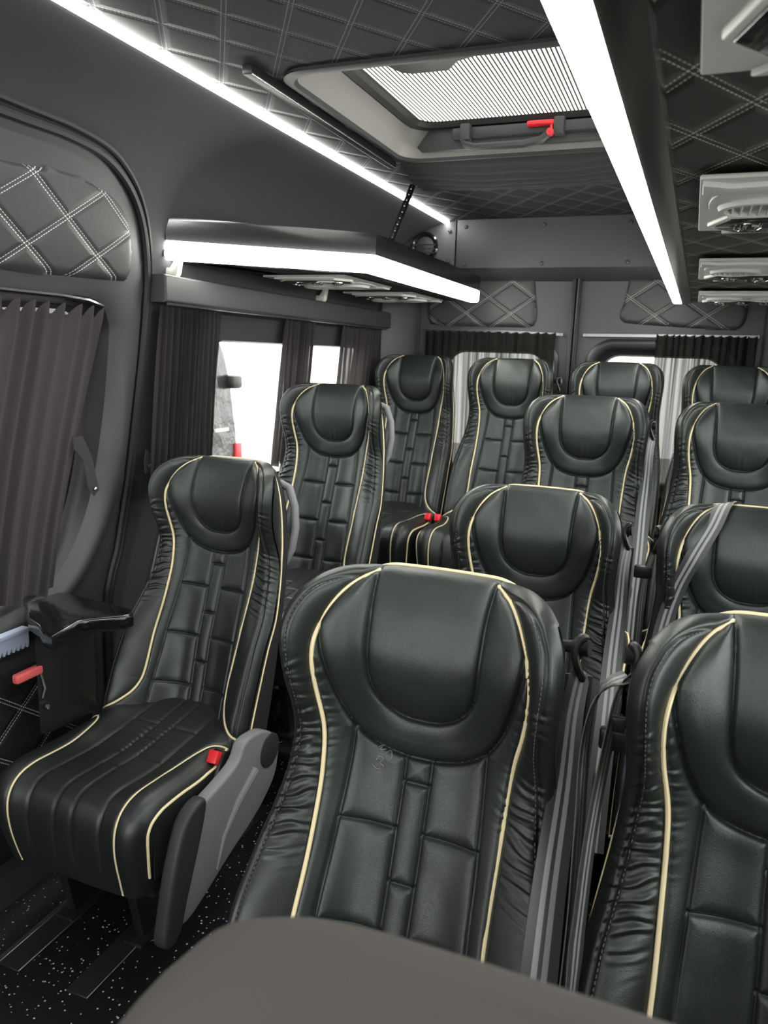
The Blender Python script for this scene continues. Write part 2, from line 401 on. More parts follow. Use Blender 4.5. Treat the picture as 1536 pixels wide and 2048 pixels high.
# thin dark posts dividing the side window
mb = MB()
for y in (2.78,): mb.box((-1.55, y-.02, .95), (-1.49, y+.02, 1.47), .004)
o = mb.build('trim_5', PLASTIC_D); struct(o, 'dark post between the side window panes')

# ---- sliding door
door = bpy.data.objects.new('door_1', None); COL.objects.link(door); struct(door, 'sliding side door with quilted panels and curtained window')
rec = [(.35, 1.553), (1.0, 1.552), (1.291, 1.551), (1.48, 1.553), (1.585, 1.545), (1.632, 1.50), (1.644, 1.43), (1.646, 1.218), (1.618, 1.009), (1.555, .878), (1.465, .795), (1.32, .757), (1.0, .75), (.35, .75)]
recS = np.vstack([catmull(rec[1:13], 6), [(.35, .75), (.35, 1.553)]])
inner = np.array(sealS); cI = np.array((.8, 1.0))
def door_surf(Q):
    a = pdist(Q, sealS, True); b = pdist(Q, recS, True)
    h = .004+.020*np.sin(np.pi*np.clip(b/(a+b+1e-6), 0, 1))**.7*sm(a/.02)*np.clip(.16/(a+b+.03), .3, 1)
    h = h+.026*np.exp(-((b-.040)/.030)**2)*sm(a/.03)*sm(b/.018)*sm((1.45-Q[:, 1])/.3)
    return np.stack([XW(Q[:, 1])+h, Q[:, 0], Q[:, 1]], 1)
o = sheet('door_panel', PLASTIC, (-.2, .08), (1.8, 1.9), .012, door_surf, keep=sealS, holes=[recS], parent=door)
def off_in(P, s):
    P = np.array(P, float); c = np.array((.95, 1.15)); d = P-c; L = np.hypot(*d.T)[:, None]; return P-d/L*s
mb = MB(); band(mb, [lw(a)(off_in(recS, s)).tolist() for a, s in ((.004, 0), (-.004, .012), (-.022, .03), (-.04, .038), (-.043, .060))]); mb.build('window_frame', PLASTIC_D, door)
o = sheet('window_glass', GLASS, (.3, .7), (1.7, 1.6), .03, lw(-.042), keep=off_in(recS, .055), parent=door)
# rubber seal round the door: two rounded beads with a groove between
core = catmull([(-.2, 1.88)]+seal[1:16], 8)
for dd, r, oo in ((.006, .011, .010), (.030, .008, .006)):
    P = off_in(core, -dd); P = lw(oo)(P); MB().tube(P.tolist(), r, 8).build('door_seal', RUBBER, door)
def quilt_pad(name, m, poly, fn3, parent, th=.014, edge=.022, step=.006):
    P = np.array(poly)
    def f(Q):
        d = pdist(Q, P, True); return fn3(Q, -.0005+th*np.sqrt(1-(1-np.clip(d/edge, 0, 1))**2))
    return sheet(name, m, P.min(0), P.max(0), step, f, keep=P, parent=parent)
lw3 = lambda Q, h: door_surf(Q)+np.stack([h, h*0, h*0], 1)
qu = [(.6, 1.588), (.6, 1.80), (1.268, 1.803), (1.428, 1.815), (1.555, 1.803), (1.630, 1.772), (1.668, 1.715), (1.678, 1.642), (1.668, 1.610), (1.639, 1.598), (1.288, 1.588)]
quS = np.vstack([[(.6, 1.588), (.6, 1.803)], catmull(qu[2:], 6)])
quilt_pad('quilted_panel', Q_DOOR, quS, lw3, door)
ql = np.vstack([[(.5, .12), (.5, .615)], catmull([(1.31, .612), (1.43, .60), (1.53, .52), (1.60, .40), (1.615, .22), (1.60, .13), (1.5, .12)], 6)])
quilt_pad('quilted_panel', Q_DOORL, ql, lw3, door)
mb = MB()
for y, z in ((1.573, 1.778), (1.652, 1.615)): mb.lathe([(.007, 0), (.007, .003), (.005, .0055), (0, .006)], (float(XW(z))+.014, y, z), (1, 0, .1), 14)
mb.build('panel_button', PLASTIC_D, door)
# latch housing, gear rack and release lever on the sliding door
mb = MB().prism([(-1.385, 1.288), (-1.335, 1.252), (-1.295, 1.240), (-1.315, 1.345), (-1.30, 1.372), (-1.243, 1.420), (-1.238, 1.448), (-1.262, 1.475), (-1.355, 1.488), (-1.53, 1.50), (-1.53, 1.38), (-1.44, 1.31)], 2, .738, .778, .010, 3)
mb.build('latch_cap', GLOSSB, door)
mb = MB().prism([(-1.55, 1.44), (-1.45, 1.37), (-1.41, 1.297), (-1.398, 1.34), (-1.385, 1.46), (-1.42, 1.51), (-1.55, 1.52)], 2, .47, .739, .012, 2)
mb.build('latch_housing', PLASTIC_D, door)
mb = MB(); t = [(.95, .735), (1.335, .735), (1.335, .70)]
y = 1.335
while y > .96: t += [(y-.003, .688), (y-.008, .688), (y-.011, .702)]; y -= .014
t += [(.95, .70)]
mb.prism(t, 0, -1.485, -1.47, 0, 1); mb.box((-1.490, .95, .728), (-1.465, 1.335, .740), .002); mb.build('gear_rack', BLUESTEEL, door)
mb = MB().box((-1.425, 1.235, .636), (-1.405, 1.315, .660), .006, 3, rot=None); mb.build('release_lever', PINK, door)
MB().tube([(-1.405, 1.305, .64), (-1.40, 1.31, .60), (-1.405, 1.305, .575)], .003).lathe([(.006, 0), (.006, .006), (0, .008)], (-1.40, 1.312, .55), (1, 0, 0), 12).build('latch_bolt', STEEL, door)
# curtain over the sliding-door window
def curtain(name, m, path, z0, z1, label, amp, nf, lean=(0, 0), head=.03, axis='y', x0fn=None, seedk=0, wob=.3, group=None, narrow=0, ruf=.004):
    """pleated cloth: path = (start,end) along axis; x0fn(z) gives the distance of its plane; folds follow a slightly irregular wave"""
    r = np.random.default_rng(seedk); N = nf*14+1; K = 44
    s = np.linspace(0, 1, N); ph = np.cumsum(1+wob*np.interp(s, np.linspace(0, 1, nf*2), r.uniform(-1, 1, nf*2))); ph = (ph-ph[0])/(ph[-1]-ph[0])*nf*2*math.pi
    am = amp*(1+.4*np.interp(s, np.linspace(0, 1, nf*2), r.uniform(-1, 1, nf*2)))
    hs = r.uniform(.5, 1, 200)
    V = []
    for k in range(K):
        t = k/(K-1); z = z1+(z0-z1)*t
        gather = 1-narrow*math.sin(min(t*1.0, 1)*math.pi*.5)
        p = path[0]+(path[1]-path[0])*s
        p = p+lean[0]*t*(1-s)+lean[1]*t*s
        a = am*(1 if t > .05 else .85)*(1+.25*t)
        sharp = np.sin(ph+.5*np.sin(ph)+.7*np.sin(t*3+s*9))
        w = a*sharp
        zz = z+(ruf*np.sin(ph+1) if k == 0 else 0)
        if k == K-1: zz = z+.008*np.sin(ph*.5+1)
        if axis == 'y': V.append(np.stack([x0fn(z)+w, p+.35*amp*np.cos(ph), np.full(N, 0)+zz], 1))
        else: V.append(np.stack([p+.35*amp*np.cos(ph), x0fn(z)+w, np.full(N, 0)+zz], 1))
    V = np.concatenate(V); F = [(k*N+i, k*N+i+1, (k+1)*N+i+1, (k+1)*N+i) for k in range(K-1) for i in range(N-1)]
    me = bpy.data.meshes.new(name); me.from_pydata(V.tolist(), [], F); me.update()
    o = link(name, me, m); tag(o, label, 'curtain', group); return o
cg = 'dark window curtains'
curtain('curtain', CURTAIN, (.55, 1.585), .79, 1.517, 'dark pleated curtain hanging in the sliding door window at far left', .011, 22, (0, -.12), x0fn=lambda z: float(XW(z))+.028, seedk=1, group=cg, ruf=.014)
mb = MB().tube([(float(XW(1.545))+.02, .5, 1.545), (float(XW(1.545))+.02, 1.45, 1.545), (float(XW(1.54))+.018, 1.54, 1.541), (float(XW(1.53))+.01, 1.60, 1.531)], .007, 8)
tag(mb.build('curtain_rail', GLOSSB), 'gloss black curtain rail above the sliding door window', 'curtain rail')
# tie flaps with press studs
def flap(pts, th, label, stud):
    mb = MB().prism(pts, 0, stud[0]-.006, stud[0]-.003, .001, 1); o = mb.build('curtain_tie', CURTAIN); 
    MB().lathe([(.006, 0), (.006, .002), (.003, .004), (0, .004)], stud, (1, 0, 0), 14).build('press_stud', STEEL, o)
    return tag(o, label, 'curtain tie', 'curtain tie straps')
xf = -1.455
flap([(1.50, 1.20), (1.535, 1.20), (1.565, 1.14), (1.585, 1.05), (1.565, 1.035), (1.545, 1.06), (1.53, 1.14), (1.50, 1.17)], .003, 'black tie strap with press stud beside the sliding door curtain', (xf+.004, 1.567, 1.055))
flap([(1.80, 1.10), (1.81, 1.135), (1.835, 1.12), (1.835, 1.065), (1.803, 1.062)], .003, 'black tie strap with press stud on the pillar behind the nearest single seat', (-1.475, 1.817, 1.085))
# pelmet, window curtains
mb = MB().prism([(1.775, 1.556), (1.775, 1.630), (3.60, 1.630), (3.60, 1.556)], 0, -1.46, -1.365, .008, 3)
tag(mb.build('pelmet', PLASTIC), 'long dark grey boxed pelmet above the left side window curtains', 'pelmet')
MB().tube([(-1.38, 1.80, 1.553), (-1.38, 3.58, 1.553)], .004, 8).build('curtain_track', METAL, bpy.data.objects['pelmet'])
lx = lambda z: -1.408-.055*max(0, (1.55-z))/.5
for i, (a, b, nf, ln, lab) in enumerate(((1.80, 2.10, 13, (0, .03), 'dark gathered curtain at the front end of the left side window'),
                                      (2.52, 2.76, 9, (0, .02), 'dark gathered curtain between the two bright panes of the left side window'),
                                      (3.02, 3.52, 12, (.03, 0), 'dark gathered curtain at the rear end of the left side window'))):
    curtain('curtain', CURTAIN2, (a, b), 1.0, 1.545, lab, .011, nf, ln, x0fn=lx, seedk=10+i, wob=.5, group=cg)
# coat hooks
for y, lab in ((1.86, 'pale coat hook at the front end of the pelmet, under the rack'), (2.80, 'pale coat hook further back above the middle curtain')):
    x = float(XW(1.66)); e = MB().prism([(x-.005, 1.62), (x+.020, 1.617), (x+.035, 1.64), (x+.042, 1.675), (x+.036, 1.697), (x+.028, 1.697), (x+.022, 1.67), (x+.010, 1.655), (x-.005, 1.655)], 1, y-.012, y+.012, .004, 3).build('coat_hook', IVORY)
    tag(e, lab, 'coat hook', 'coat hooks')

# ---- rear doors
def rear_door(name, poly, win, qpoly, label):
    D = bpy.data.objects.new(name, None); COL.objects.link(D); struct(D, label)
    P = np.array(poly)
    sheet('door_panel', PLASTIC, P.min(0), P.max(0), .02, bw(3.605), keep=P, holes=[win], parent=D)
    Wp = np.array(win); c = Wp.mean(0); d = Wp-c; L = np.hypot(*d.T)[:, None]
    band(MB(), [bw(y)(Wp-d/L*s).tolist() for y, s in ((3.597, -.03), (3.59, -.02), (3.59, -.008), (3.605, .002), (3.63, .03), (3.635, .045), (3.628, .05), (3.645, .058))]).build('window_frame', PLASTIC_D, D)
    G = Wp-d/L*.055; sheet('window_glass', GLASS, G.min(0), G.max(0), .05, bw(3.643), keep=G, parent=D)
    quilt_pad('quilted_panel', Q_REAR, qpoly, lambda Q, h: np.stack([Q[:, 0], 3.603-h, Q[:, 1]], 1), D)
    return D
ql_ = np.vstack([catmull([(-1.235, 1.80), (-1.225, 1.66), (-1.215, 1.60), (-1.175, 1.582), (-.95, 1.580), (-.735, 1.580), (-.700, 1.60), (-.697, 1.66), (-.715, 1.80)], 5)])
qr_ = np.vstack([catmull([(-.297, 1.80), (-.312, 1.70), (-.325, 1.64), (-.31, 1.612), (-.27, 1.603), (-.05, 1.590), (.13, 1.583), (.175, 1.60), (.19, 1.66), (.195, 1.80)], 5)])
d2 = rear_door('door_2', dl, rrect(-1.16, -.60, .85, 1.51, .11), ql_, 'left rear door with quilted top panel')
d3 = rear_door('door_3', dr, rrect(-.435, .17, .85, 1.51, .11), qr_, 'right rear door with quilted top panel')
for D, pts in ((d2, ((-1.17, 1.60), (-1.0, 1.592), (-.73, 1.60))), (d3, ((-.29, 1.62), (-.12, 1.605), (.14, 1.60)))):
    mb = MB()
    for x, z in pts: mb.lathe([(.007, 0), (.007, .003), (.004, .006), (0, .006)], (x, 3.595, z), (0, -1, 0), 12)
    mb.build('panel_button', PLASTIC_D, D)
for x0, x1 in ((-1.31, -1.235), (-.575, -.465), (.235, .31)):  # unseen backing strips added to block sky light through the rear door gaps
    o = MB().box((x0, 3.612, .2), (x1, 3.632, 1.84), .002).build('trim_15', PLASTIC_D, smooth=False); struct(o)
mb = MB().box((-.540, 3.575, .25), (-.522, 3.60, 1.82), .004).box((-.516, 3.58, .25), (-.500, 3.60, 1.82), .004)
o = mb.build('trim_6', RUBBER); struct(o, 'ribbed rubber seal between the rear doors')
mb = MB().tube([(-.531+.02, 3.573, .3), (-.531+.02, 3.573, 1.8)], .005); o = mb.build('trim_7', RUBBER); struct(o)
for a, b, za, zb, lab in ((-1.235, -.565, 1.566, 1.549, 'thin metal curtain rail on the left rear door'), (-.475, .245, 1.549, 1.557, 'thin metal curtain rail on the right rear door')):
    n = 20; mb = MB().strap([(a+(b-a)*k/n, 3.585, za+(zb-za)*k/n) for k in range(n+1)], [(0, 0, 1)]*(n+1), .012, .006)
    mb.lathe([(.004, 0), (.003, .003), (0, .003)], (a+.012, 3.582, za), (0, -1, 0), 10).lathe([(.004, 0), (.003, .003), (0, .003)], (b-.012, 3.582, zb), (0, -1, 0), 10)
    tag(mb.build('curtain_rail', DARKMET), lab, 'curtain rail', 'rear curtain rails')
curtain('curtain', CURTAIN3, (-1.225, -.60), .80, 1.553, 'thin dark curtain drawn across the left rear door window', .009, 15, x0fn=lambda z: 3.572, axis='x', seedk=21, wob=.5, group=cg)
curtain('curtain', CURTAIN3, (-.165, .235), .80, 1.556, 'black gathered curtain pushed to the right on the right rear door', .011, 12, x0fn=lambda z: 3.572, axis='x', seedk=22, wob=.5, group=cg)
# D pillars
mb = MB().prism([(-1.50, 3.46), (-1.40, 3.44), (-1.285, 3.54), (-1.275, 3.60), (-1.50, 3.60)], 2, .3, 1.83, .01); o = mb.build('pillar', PLASTIC); o.name = 'trim_8'; struct(o, 'left rear pillar trim')
mb = MB().prism([(.48, 3.46), (.38, 3.44), (.275, 3.54), (.265, 3.60), (.48, 3.60)], 2, .3, 1.83, .01); o = mb.build('trim_9', PLASTIC); struct(o)
# bulkhead box across the rear of the ceiling
bh = MB().prism([(3.45, 1.828), (3.45, 2.036), (3.62, 2.036), (3.62, 1.780)], 0, -1.052, .03, .004).build('trim_1', PLASTIC); struct(bh, 'dark grey bulkhead panel across the back of the ceiling')
mb = MB().prism([(-1.45, 1.70), (-1.40, 1.80), (-1.37, 1.86), (-1.30, 1.95), (-1.2, 2.01), (-1.058, 2.036), (-1.058, 1.828), (-1.12, 1.80), (-1.20, 1.75)], 1, 3.455, 3.60, .004); o = mb.build('trim_10', PLASTIC); struct(o, 'bulkhead end panel with speaker')
mb = MB().prism([(.43, 1.70), (.38, 1.80), (.35, 1.86), (.28, 1.95), (.18, 2.01), (.036, 2.036), (.036, 1.828), (.10, 1.80), (.18, 1.75)], 1, 3.455, 3.60, .004); o = mb.build('trim_11', PLASTIC); struct(o)
mb = MB()
for x, z in ((-1.01, 2.005), (-.66, 2.005), (-.30, 2.005), (-1.01, 1.845), (-.66, 1.845), (-.30, 1.845), (-1.085, 1.99), (-1.085, 1.86)):
    mb.lathe([(.0085, 0), (.0085, .002), (.006, .005), (0, .006)], (x, 3.449, z), (0, -1, 0), 14)
mb.build('screw_cap', PLASTIC, bh)
sp = empty('speaker', (-1.20, 3.452, 1.925), 'round black speaker grille at the left end of the bulkhead', 'speaker')
MB().lathe([(.062, 0), (.064, .010), (.058, .016), (.050, .012), (.047, .004)], (0, 0, 0), (0, -1, 0), 36).build('rim', GLOSSB, sp)
MB().lathe([(.048, .003), (.02, .008), (0, .010)], (0, 0, 0), (0, -1, 0), 32).build('cone', PLASTIC, sp)
mb = MB()
for z in (-.03, -.012, .006): 
    w_ = math.sqrt(.058**2-z*z); mb.tube([(-w_, -.016, z), (0, -.022, z), (w_, -.016, z)], .0028, 6)
mb.build('grille_bar', CHROME, sp)

# ------------------------------------------------------------------ overhead racks
def rack(name, xe, sgn, front, y1, label, wallfn, q):
    """sgn=+1: rack on the left wall whose aisle edge is at x=xe; front = list of (x,y) of the front edge from wall to aisle corner"""
    cx, cy = front[-1]
    R_ = empty(name, (xe-sgn*.2, (cy+y1)/2, 1.68), label, 'overhead rack', 'overhead racks'); base = R_.location.copy()
    T = lambda v: tuple(Vector(v)-base)
    path = front+[(xe, y1)]
    def off(path, d):   # inward offset of the 2-D path (to the wall side / rear)
        out = []
        for i, p in enumerate(path):
            ns = []
            for a, b in ((i-1, i), (i, i+1)):
                if a < 0 or b >= len(path): continue
                v = Vector(path[b])-Vector(path[a]); n = Vector((-v.y, v.x)).normalized()*(1 if sgn > 0 else -1); ns.append(n)
            n = sum(ns, Vector((0, 0))); n = n/len(ns); n = n/(n.length**2); out.append(Vector(p)+n*d)
        return out
    def prof(name, prof2, m, path=path):
        mb = MB(); rings = [[(*p, z) for p in off(path, d)] for d, z in prof2]
        n = len(path); k = len(rings); vs = [T(p) for r in rings for p in r]
        fs = [(i*n+j, i*n+j+1, ((i+1) % k)*n+j+1, ((i+1) % k)*n+j) for i in range(k) for j in range(n-1)]
        fs += [tuple(i*n for i in range(k)), tuple(i*n+n-1 for i in range(k))[::-1]]
        mb.add(vs, fs); o = mb.build(name, m, R_, angle=50); return o
    prof('edge_profile', [(.002, 1.788), (-.001, 1.780), (0, 1.726), (.006, 1.724), (.03, 1.724), (.0385, 1.690), (.0385, 1.677), (.044, 1.675), (.074, 1.675), (.078, 1.684), (.078, 1.75), (.03, 1.788)], DARKMET)
    arc = [(.001, 1.723), (.002, 1.70)]+[(.014-.012*math.cos(a), 1.688-.012*math.sin(a)) for a in np.linspace(0.0, math.pi/2, 7)]+[(.038, 1.676), (.038, 1.69), (.02, 1.722)]
    prof('led_diffuser', arc, DIFF)
    inn = off(path, .074); y_end = y1
    wl = [(wallfn(1.70), y1), (wallfn(1.70), front[0][1]+.0)]
    poly = [tuple(p) for p in inn]+wl
    # underside and top board
    mb = MB().prism([(p[0]-base.x, p[1]-base.y) for p in poly], 2, 1.682-base.z, 1.70-base.z, .001, 1); mb.build('underside_panel', q, R_, smooth=False)
    mb = MB().prism([(p[0]-base.x, p[1]-base.y) for p in [tuple(p) for p in off(path, .05)]+wl], 2, 1.745-base.z, 1.765-base.z, .001, 1); mb.build('shelf_board', LINING, R_, smooth=False)
    return R_
def q_shift(R_, quilt):    # keep the quilt in place for the rack's own origin
    return quilt
Q_R2 = mat_quilt('quilted_rack_right', (0, 1), .112, .20, -.018-.10, .752-1.45, base=(.026, .0265, .026), thread=(.55, .55, .52))
Q_L2 = LINING
rl_ = rack('overhead_rack', -.92, 1, [(-1.40, 1.825), (-.92, 2.195)], 3.41, 'left overhead rack with a lit edge and slanted front end', lambda z: float(XW(z))+.002, Q_L2)
rr_ = rack('overhead_rack', -.108, -1, [(.372, -.5), (-.138, -.5)], 3.41, 'right overhead rack with long lit edge and quilted underside', lambda z: -1.02-float(XW(z))-.002, Q_R2)
# light strip along the left edge of the headliner
mb = MB().box((-1.112, -.3, 2.022), (-1.090, 3.45, 2.034), .003); o = mb.build('light_strip', STRIP); tag(o, 'long thin glowing light strip along the left edge of the ceiling', 'light strip')
# strap chain between ceiling and left rack
ch = empty('hanging_strap', (-.965, 2.62, 2.02), 'dark perforated hanging strap from the ceiling to the left rack', 'strap')
n = 14; A_ = Vector((-.995, 2.70, 2.03)); B_ = Vector((-.935, 2.36, 1.793))
mb = MB().strap([A_.lerp(B_, k/n)-ch.location for k in range(n+1)], [(1, .2, 0)]*(n+1), .022, .003); mb.build('strap_band', GLOSSB, ch)
mb = MB()
for k in range(9):
    a = A_.lerp(B_, (k+.25)/9.2)-ch.location; b = A_.lerp(B_, (k+.8)/9.2)-ch.location; mb.tube([a+Vector((.0, -.0035, -.002)), b+Vector((0, -.0035, -.002))], .0034, 6)
mb.build('slot', STEEL, ch)

# ------------------------------------------------------------------ ceiling vents with reading lights
def make_vent():
    v = bpy.data.objects.new('air_vent', None); COL.objects.link(v)
    # built hanging under z=0, x from 0 (aisle side) to .30, y from 0 (front) to .41
    MB().prism([(0, 0), (.30, 0), (.30, .41), (0, .41)], 2, -.007, 0, .003, 2).build('plate', VENT, v)
    MB().prism([(.004, .006), (.04, .03), (.11, .02), (.15, .028), (.19, .02), (.26, .03), (.296, .006), (.296, .07), (.004, .07)], 2, -.014, -.004, .003, 2).build('front_lip', VENT, v)
    MB().prism(catmull([(.018, .10), (.05, .075), (.15, .08), (.25, .075), (.282, .10), (.285, .20), (.25, .24), (.15, .235), (.05, .24), (.015, .20)], 5, True).tolist(), 2, -.012, -.004, .005, 2).build('vent_surround', VENT, v)
    for cx in (.083, .217):
        l = MB().lathe([(.054, -.006), (.058, -.014), (.055, -.020), (.048, -.021), (.044, -.016), (.043, -.006)], (cx, .155, 0), (0, 0, 1), 40).build('louvre', VENT, v)
        mb = MB().lathe([(.045, -.008), (0, -.008)], (cx, .155, 0), (0, 0, 1), 32); mb.build('louvre_back', PLASTIC_D, l)
        mb = MB()
        for k in range(-3, 4):
            x = cx+k*.012; h = math.sqrt(max(.0435**2-(k*.012)**2, 0))*.97; mb.box((x-.0013, .155-h, -.020), (x+.0013, .155+h, -.008), .0008, 1, rot=Matrix.Rotation(.3, 3, 'Y'))
        mb.build('slat', VENT, l)
    hexo = [(.014, .318), (.042, .240), (.10, .236), (.15, .240), (.20, .236), (.258, .240), (.286, .318), (.245, .378), (.15, .380), (.055, .378)]
    hexi = [(.022, .318), (.047, .247), (.10, .243), (.15, .247), (.20, .243), (.253, .247), (.278, .318), (.240, .371), (.15, .373), (.060, .371)]
    MB().prism(hexo, 2, -.015, -.004, .003, 2).build('bezel', IVORY, v)
    MB().prism(hexi, 2, -.017, -.006, .002, 2).build('light_panel', LENSBLK, v)
    for cx in (.075, .15, .225):
        MB().lathe([(.020, -.016), (.021, -.021), (.015, -.024), (.009, -.020), (0, -.019)], (cx, .305, 0), (0, 0, 1), 28, sy=.8).build('reading_light', CHROME, v)
    g = MB().prism([(.060, .383), (.15, .385), (.24, .383), (.262, .405), (.038, .405)], 2, -.013, -.004, .002, 2).build('speaker_grille', VENT, v)
    mb = MB()
    for i in range(24):
        for j in range(2):
            mb.lathe([(.0018, -.0136), (0, -.0136)], (.065+i*.0074, .389+j*.007, 0), (0, 0, 1), 6)
    mb.build('grille_hole', PLASTIC_D, g)
    return v
vent = make_vent()
def copy_tree(o, parent=None):
    c = o.copy(); COL.objects.link(c)
    if parent: c.parent = parent; c.matrix_parent_inverse = o.matrix_parent_inverse
    for chd in list(o.children): copy_tree(chd, c)
    return c
vl = [((-.020, .316, 1.674), 0, 'grey air vent panel with reading lights, cut off by the top right corner'),
      ((-.017, 1.109, 1.674), 0, 'grey air vent panel on the right rack, second from the front'),
      ((-.012, 1.945, 1.674), 0, 'grey air vent panel on the right rack, third from the front'),
      ((-.008, 2.78, 1.674), 0, 'grey air vent panel at the rear end of the right rack'),
      ((-1.06, 2.69, 1.680), math.pi, 'grey air vent panel under the front corner of the left rack'),
      ((-1.06, 3.32, 1.680), math.pi, 'grey air vent panel under the rear part of the left rack')]
for i, (l, rz, lab) in enumerate(vl):
    v = vent if i == 0 else copy_tree(vent)
    v.location = l; v.rotation_euler = (0, 0, rz); tag(v, lab, 'air vent', 'air vent panels')

# ------------------------------------------------------------------ roof hatch
ha = empty('roof_hatch', (-.51, 1.985, 2.03), 'roof hatch with white ribbed glass and dark frame in the ceiling', 'roof hatch')
hb = ha.location
def hz(z): return lambda Q: [(q[0]-hb.x, q[1]-hb.y, z-hb.z) for q in Q]
H0 = np.array(hatch); Hc = H0.mean(0)
def hsc(s): d = H0-Hc; return Hc+d*np.array([1-s/.395, 1-s/.385])
band(MB(), [hz(z)(hsc(s)) for z, s in ((2.034, -.016), (2.026, -.018), (2.022, -.010), (2.022, .0), (2.030, .006))]).build('frame', PLASTIC, ha)
band(MB(), [hz(z)(hsc(s)) for z, s in ((2.030, .006), (2.04, .010), (2.112, .045))]).build('lining', mat('hatch_lining', (.26, .255, .24), .45, .4), ha)
band(MB(), [hz(z)(hsc(s)) for z, s in ((2.112, .045), (2.095, .050), (2.095, .075), (2.11, .082))]).build('glass_seal', RUBBER, ha)
gp = hsc(.07); o = sheet('glass_panel', BLIND, gp.min(0), gp.max(0), .05, lambda Q: np.stack([Q[:, 0]-hb.x, Q[:, 1]-hb.y, np.full(len(Q), 2.106-hb.z)], 1), keep=gp, parent=ha)
L = lambda x, y, z: (x-hb.x, y-hb.y, z-hb.z)
# front grip
MB().prism([(p[0]-hb.x, p[1]-hb.y) for p in [(-.85, 1.66), (-.80, 1.755), (-.735, 1.765), (-.715, 1.825), (-.69, 1.84), (-.60, 1.842), (-.565, 1.795), (-.50, 1.77), (-.40, 1.75), (-.17, 1.74), (-.17, 1.66)]], 2, 2.085-hb.z, 2.104-hb.z, .006, 2).build('front_grip', PLASTIC_D, ha)
# rear handle and mechanism
MB().prism([(-.845-hb.x, 2.05-hb.z), (-.80-hb.x, 2.105-hb.z), (-.22-hb.x, 2.105-hb.z), (-.175-hb.x, 2.05-hb.z), (-.19-hb.x, 2.036-hb.z), (-.83-hb.x, 2.036-hb.z)], 1, 2.312-hb.y, 2.328-hb.y, .004).build('rear_plate', PLASTIC, ha)
mb = MB().box(L(-.73, 2.29, 2.060), L(-.30, 2.345, 2.090), .006).box(L(-.70, 2.27, 2.05), L(-.67, 2.31, 2.095), .004).box(L(-.43, 2.27, 2.05), L(-.40, 2.31, 2.095), .004)
mb.build('mechanism', PLASTIC, ha)
MB().tube([L(-.695, 2.29, 2.080), L(-.685, 2.28, 2.040), L(-.65, 2.27, 2.028), L(-.51, 2.27, 2.028), L(-.46, 2.275, 2.038), L(-.43, 2.29, 2.072)], .011, 8).build('handle', PLASTIC, ha)
MB().box(L(-.505, 2.268, 2.074), L(-.428, 2.288, 2.088), .005, 3).lathe([(.010, 0), (.010, .014), (0, .015)], L(-.435, 2.268, 2.052), (0, -1, 0), 16).tube([L(-.435, 2.275, 2.078), L(-.435, 2.268, 2.052)], .004, 8).build('red_lever', RED, ha)
for x, s in ((-.79, 1), (-.30, -1)):
    b = MB().prism([(x-hb.x-.012*s, .075), (x-hb.x+.008*s, .082), (x-hb.x+.034*s, .028), (x-hb.x+.016*s, .020)], 1, 2.335-hb.y, 2.341-hb.y, .001, 1).build('bracket', ZINC, ha)
    MB().lathe([(.008, 0), (.008, .006), (0, .007)], L(x, 2.334, 2.104), (0, -1, 0), 12).build('bolt', STEEL, b)
# gathered roll-up shade behind the hatch and its side track
N, K = 90, 46; V = []
for k in range(K):
    t = k/(K-1)
    for i in range(N):
        s = i/(N-1); x = -.925+(.80)*s
        y = 2.385+.36*t
        z = 2.026-.042*math.sin(math.pi*min(1, t*1.05))**.6*(.75+.25*math.sin(s*math.pi))-.009*math.sin(t*52+1.2*math.sin(s*7+t*5)+.8*math.sin(s*17))*(math.sin(math.pi*t))
        V.append((x, y, z))
F = [(k*N+i, k*N+i+1, (k+1)*N+i+1, (k+1)*N+i) for k in range(K-1) for i in range(N-1)]
me = bpy.data.meshes.new('roller_shade'); me.from_pydata(V, [], F); me.update(); o = link('roller_shade', me, SHADE); tag(o, 'black gathered fabric shade bunched behind the roof hatch', 'shade')
tr = MB().box((-.965, 1.53, 2.012), (-.940, 2.39, 2.034), .003).build('shade_track', PLASTIC_D)
MB().tube([(-.9415, 1.532, 2.013), (-.9415, 2.388, 2.013)], .0022, 6).build('bright_edge', STEEL, tr); tag(tr, 'black shade track with bright edge left of the roof hatch', 'track')

# ------------------------------------------------------------------ seat: sculpted backrest
TAU = math.radians(18); PY, PZ = .45, 1.13
def BS(u, v, d):
    u = np.asarray(u, float); return np.stack([u, PY+v*math.sin(TAU)-d*math.cos(TAU), PZ+v*math.cos(TAU)+d*math.sin(TAU)], -1)
half = [(.226, -.78), (.227, -.70), (.227, -.6), (.224, -.5), (.218, -.424), (.210, -.375), (.201, -.318), (.195, -.262), (.191, -.215), (.194, -.17), (.198, -.115), (.194, -.075), (.181, -.042)]
topc = [(.182, -.042), (.163, -.019), (.138, -.003), (.11, .004), (.09, .006), (.045, .007), (0, .0075)]
hr = catmull(half, 8); tc_ = catmull(topc, 8)
OUT = np.vstack([hr, tc_[1:], (tc_*[-1, 1])[::-1][1:], (hr*[-1, 1])[::-1][1:]])   # open at bottom
CORE = catmull([(.088, -.002), (.112, -.022), (.130, -.048), (.145, -.083), (.152, -.115), (.154, -.146), (.150, -.187), (.139, -.238), (.135, -.29), (.1335, -.365), (.133, -.436), (.1345, -.516), (.133, -.60), (.137, -.645), (.152, -.680), (.182, -.712), (.226, -.738)], 6)
UO = catmull([(.147, -.092), (.144, -.12), (.137, -.149), (.129, -.175), (.117, -.203), (.098, -.230), (.070, -.249), (.035, -.2585), (0, -.261), (-.035, -.2585), (-.070, -.249), (-.098, -.230), (-.117, -.203), (-.129, -.175), (-.137, -.149), (-.144, -.12), (-.147, -.092)], 6)
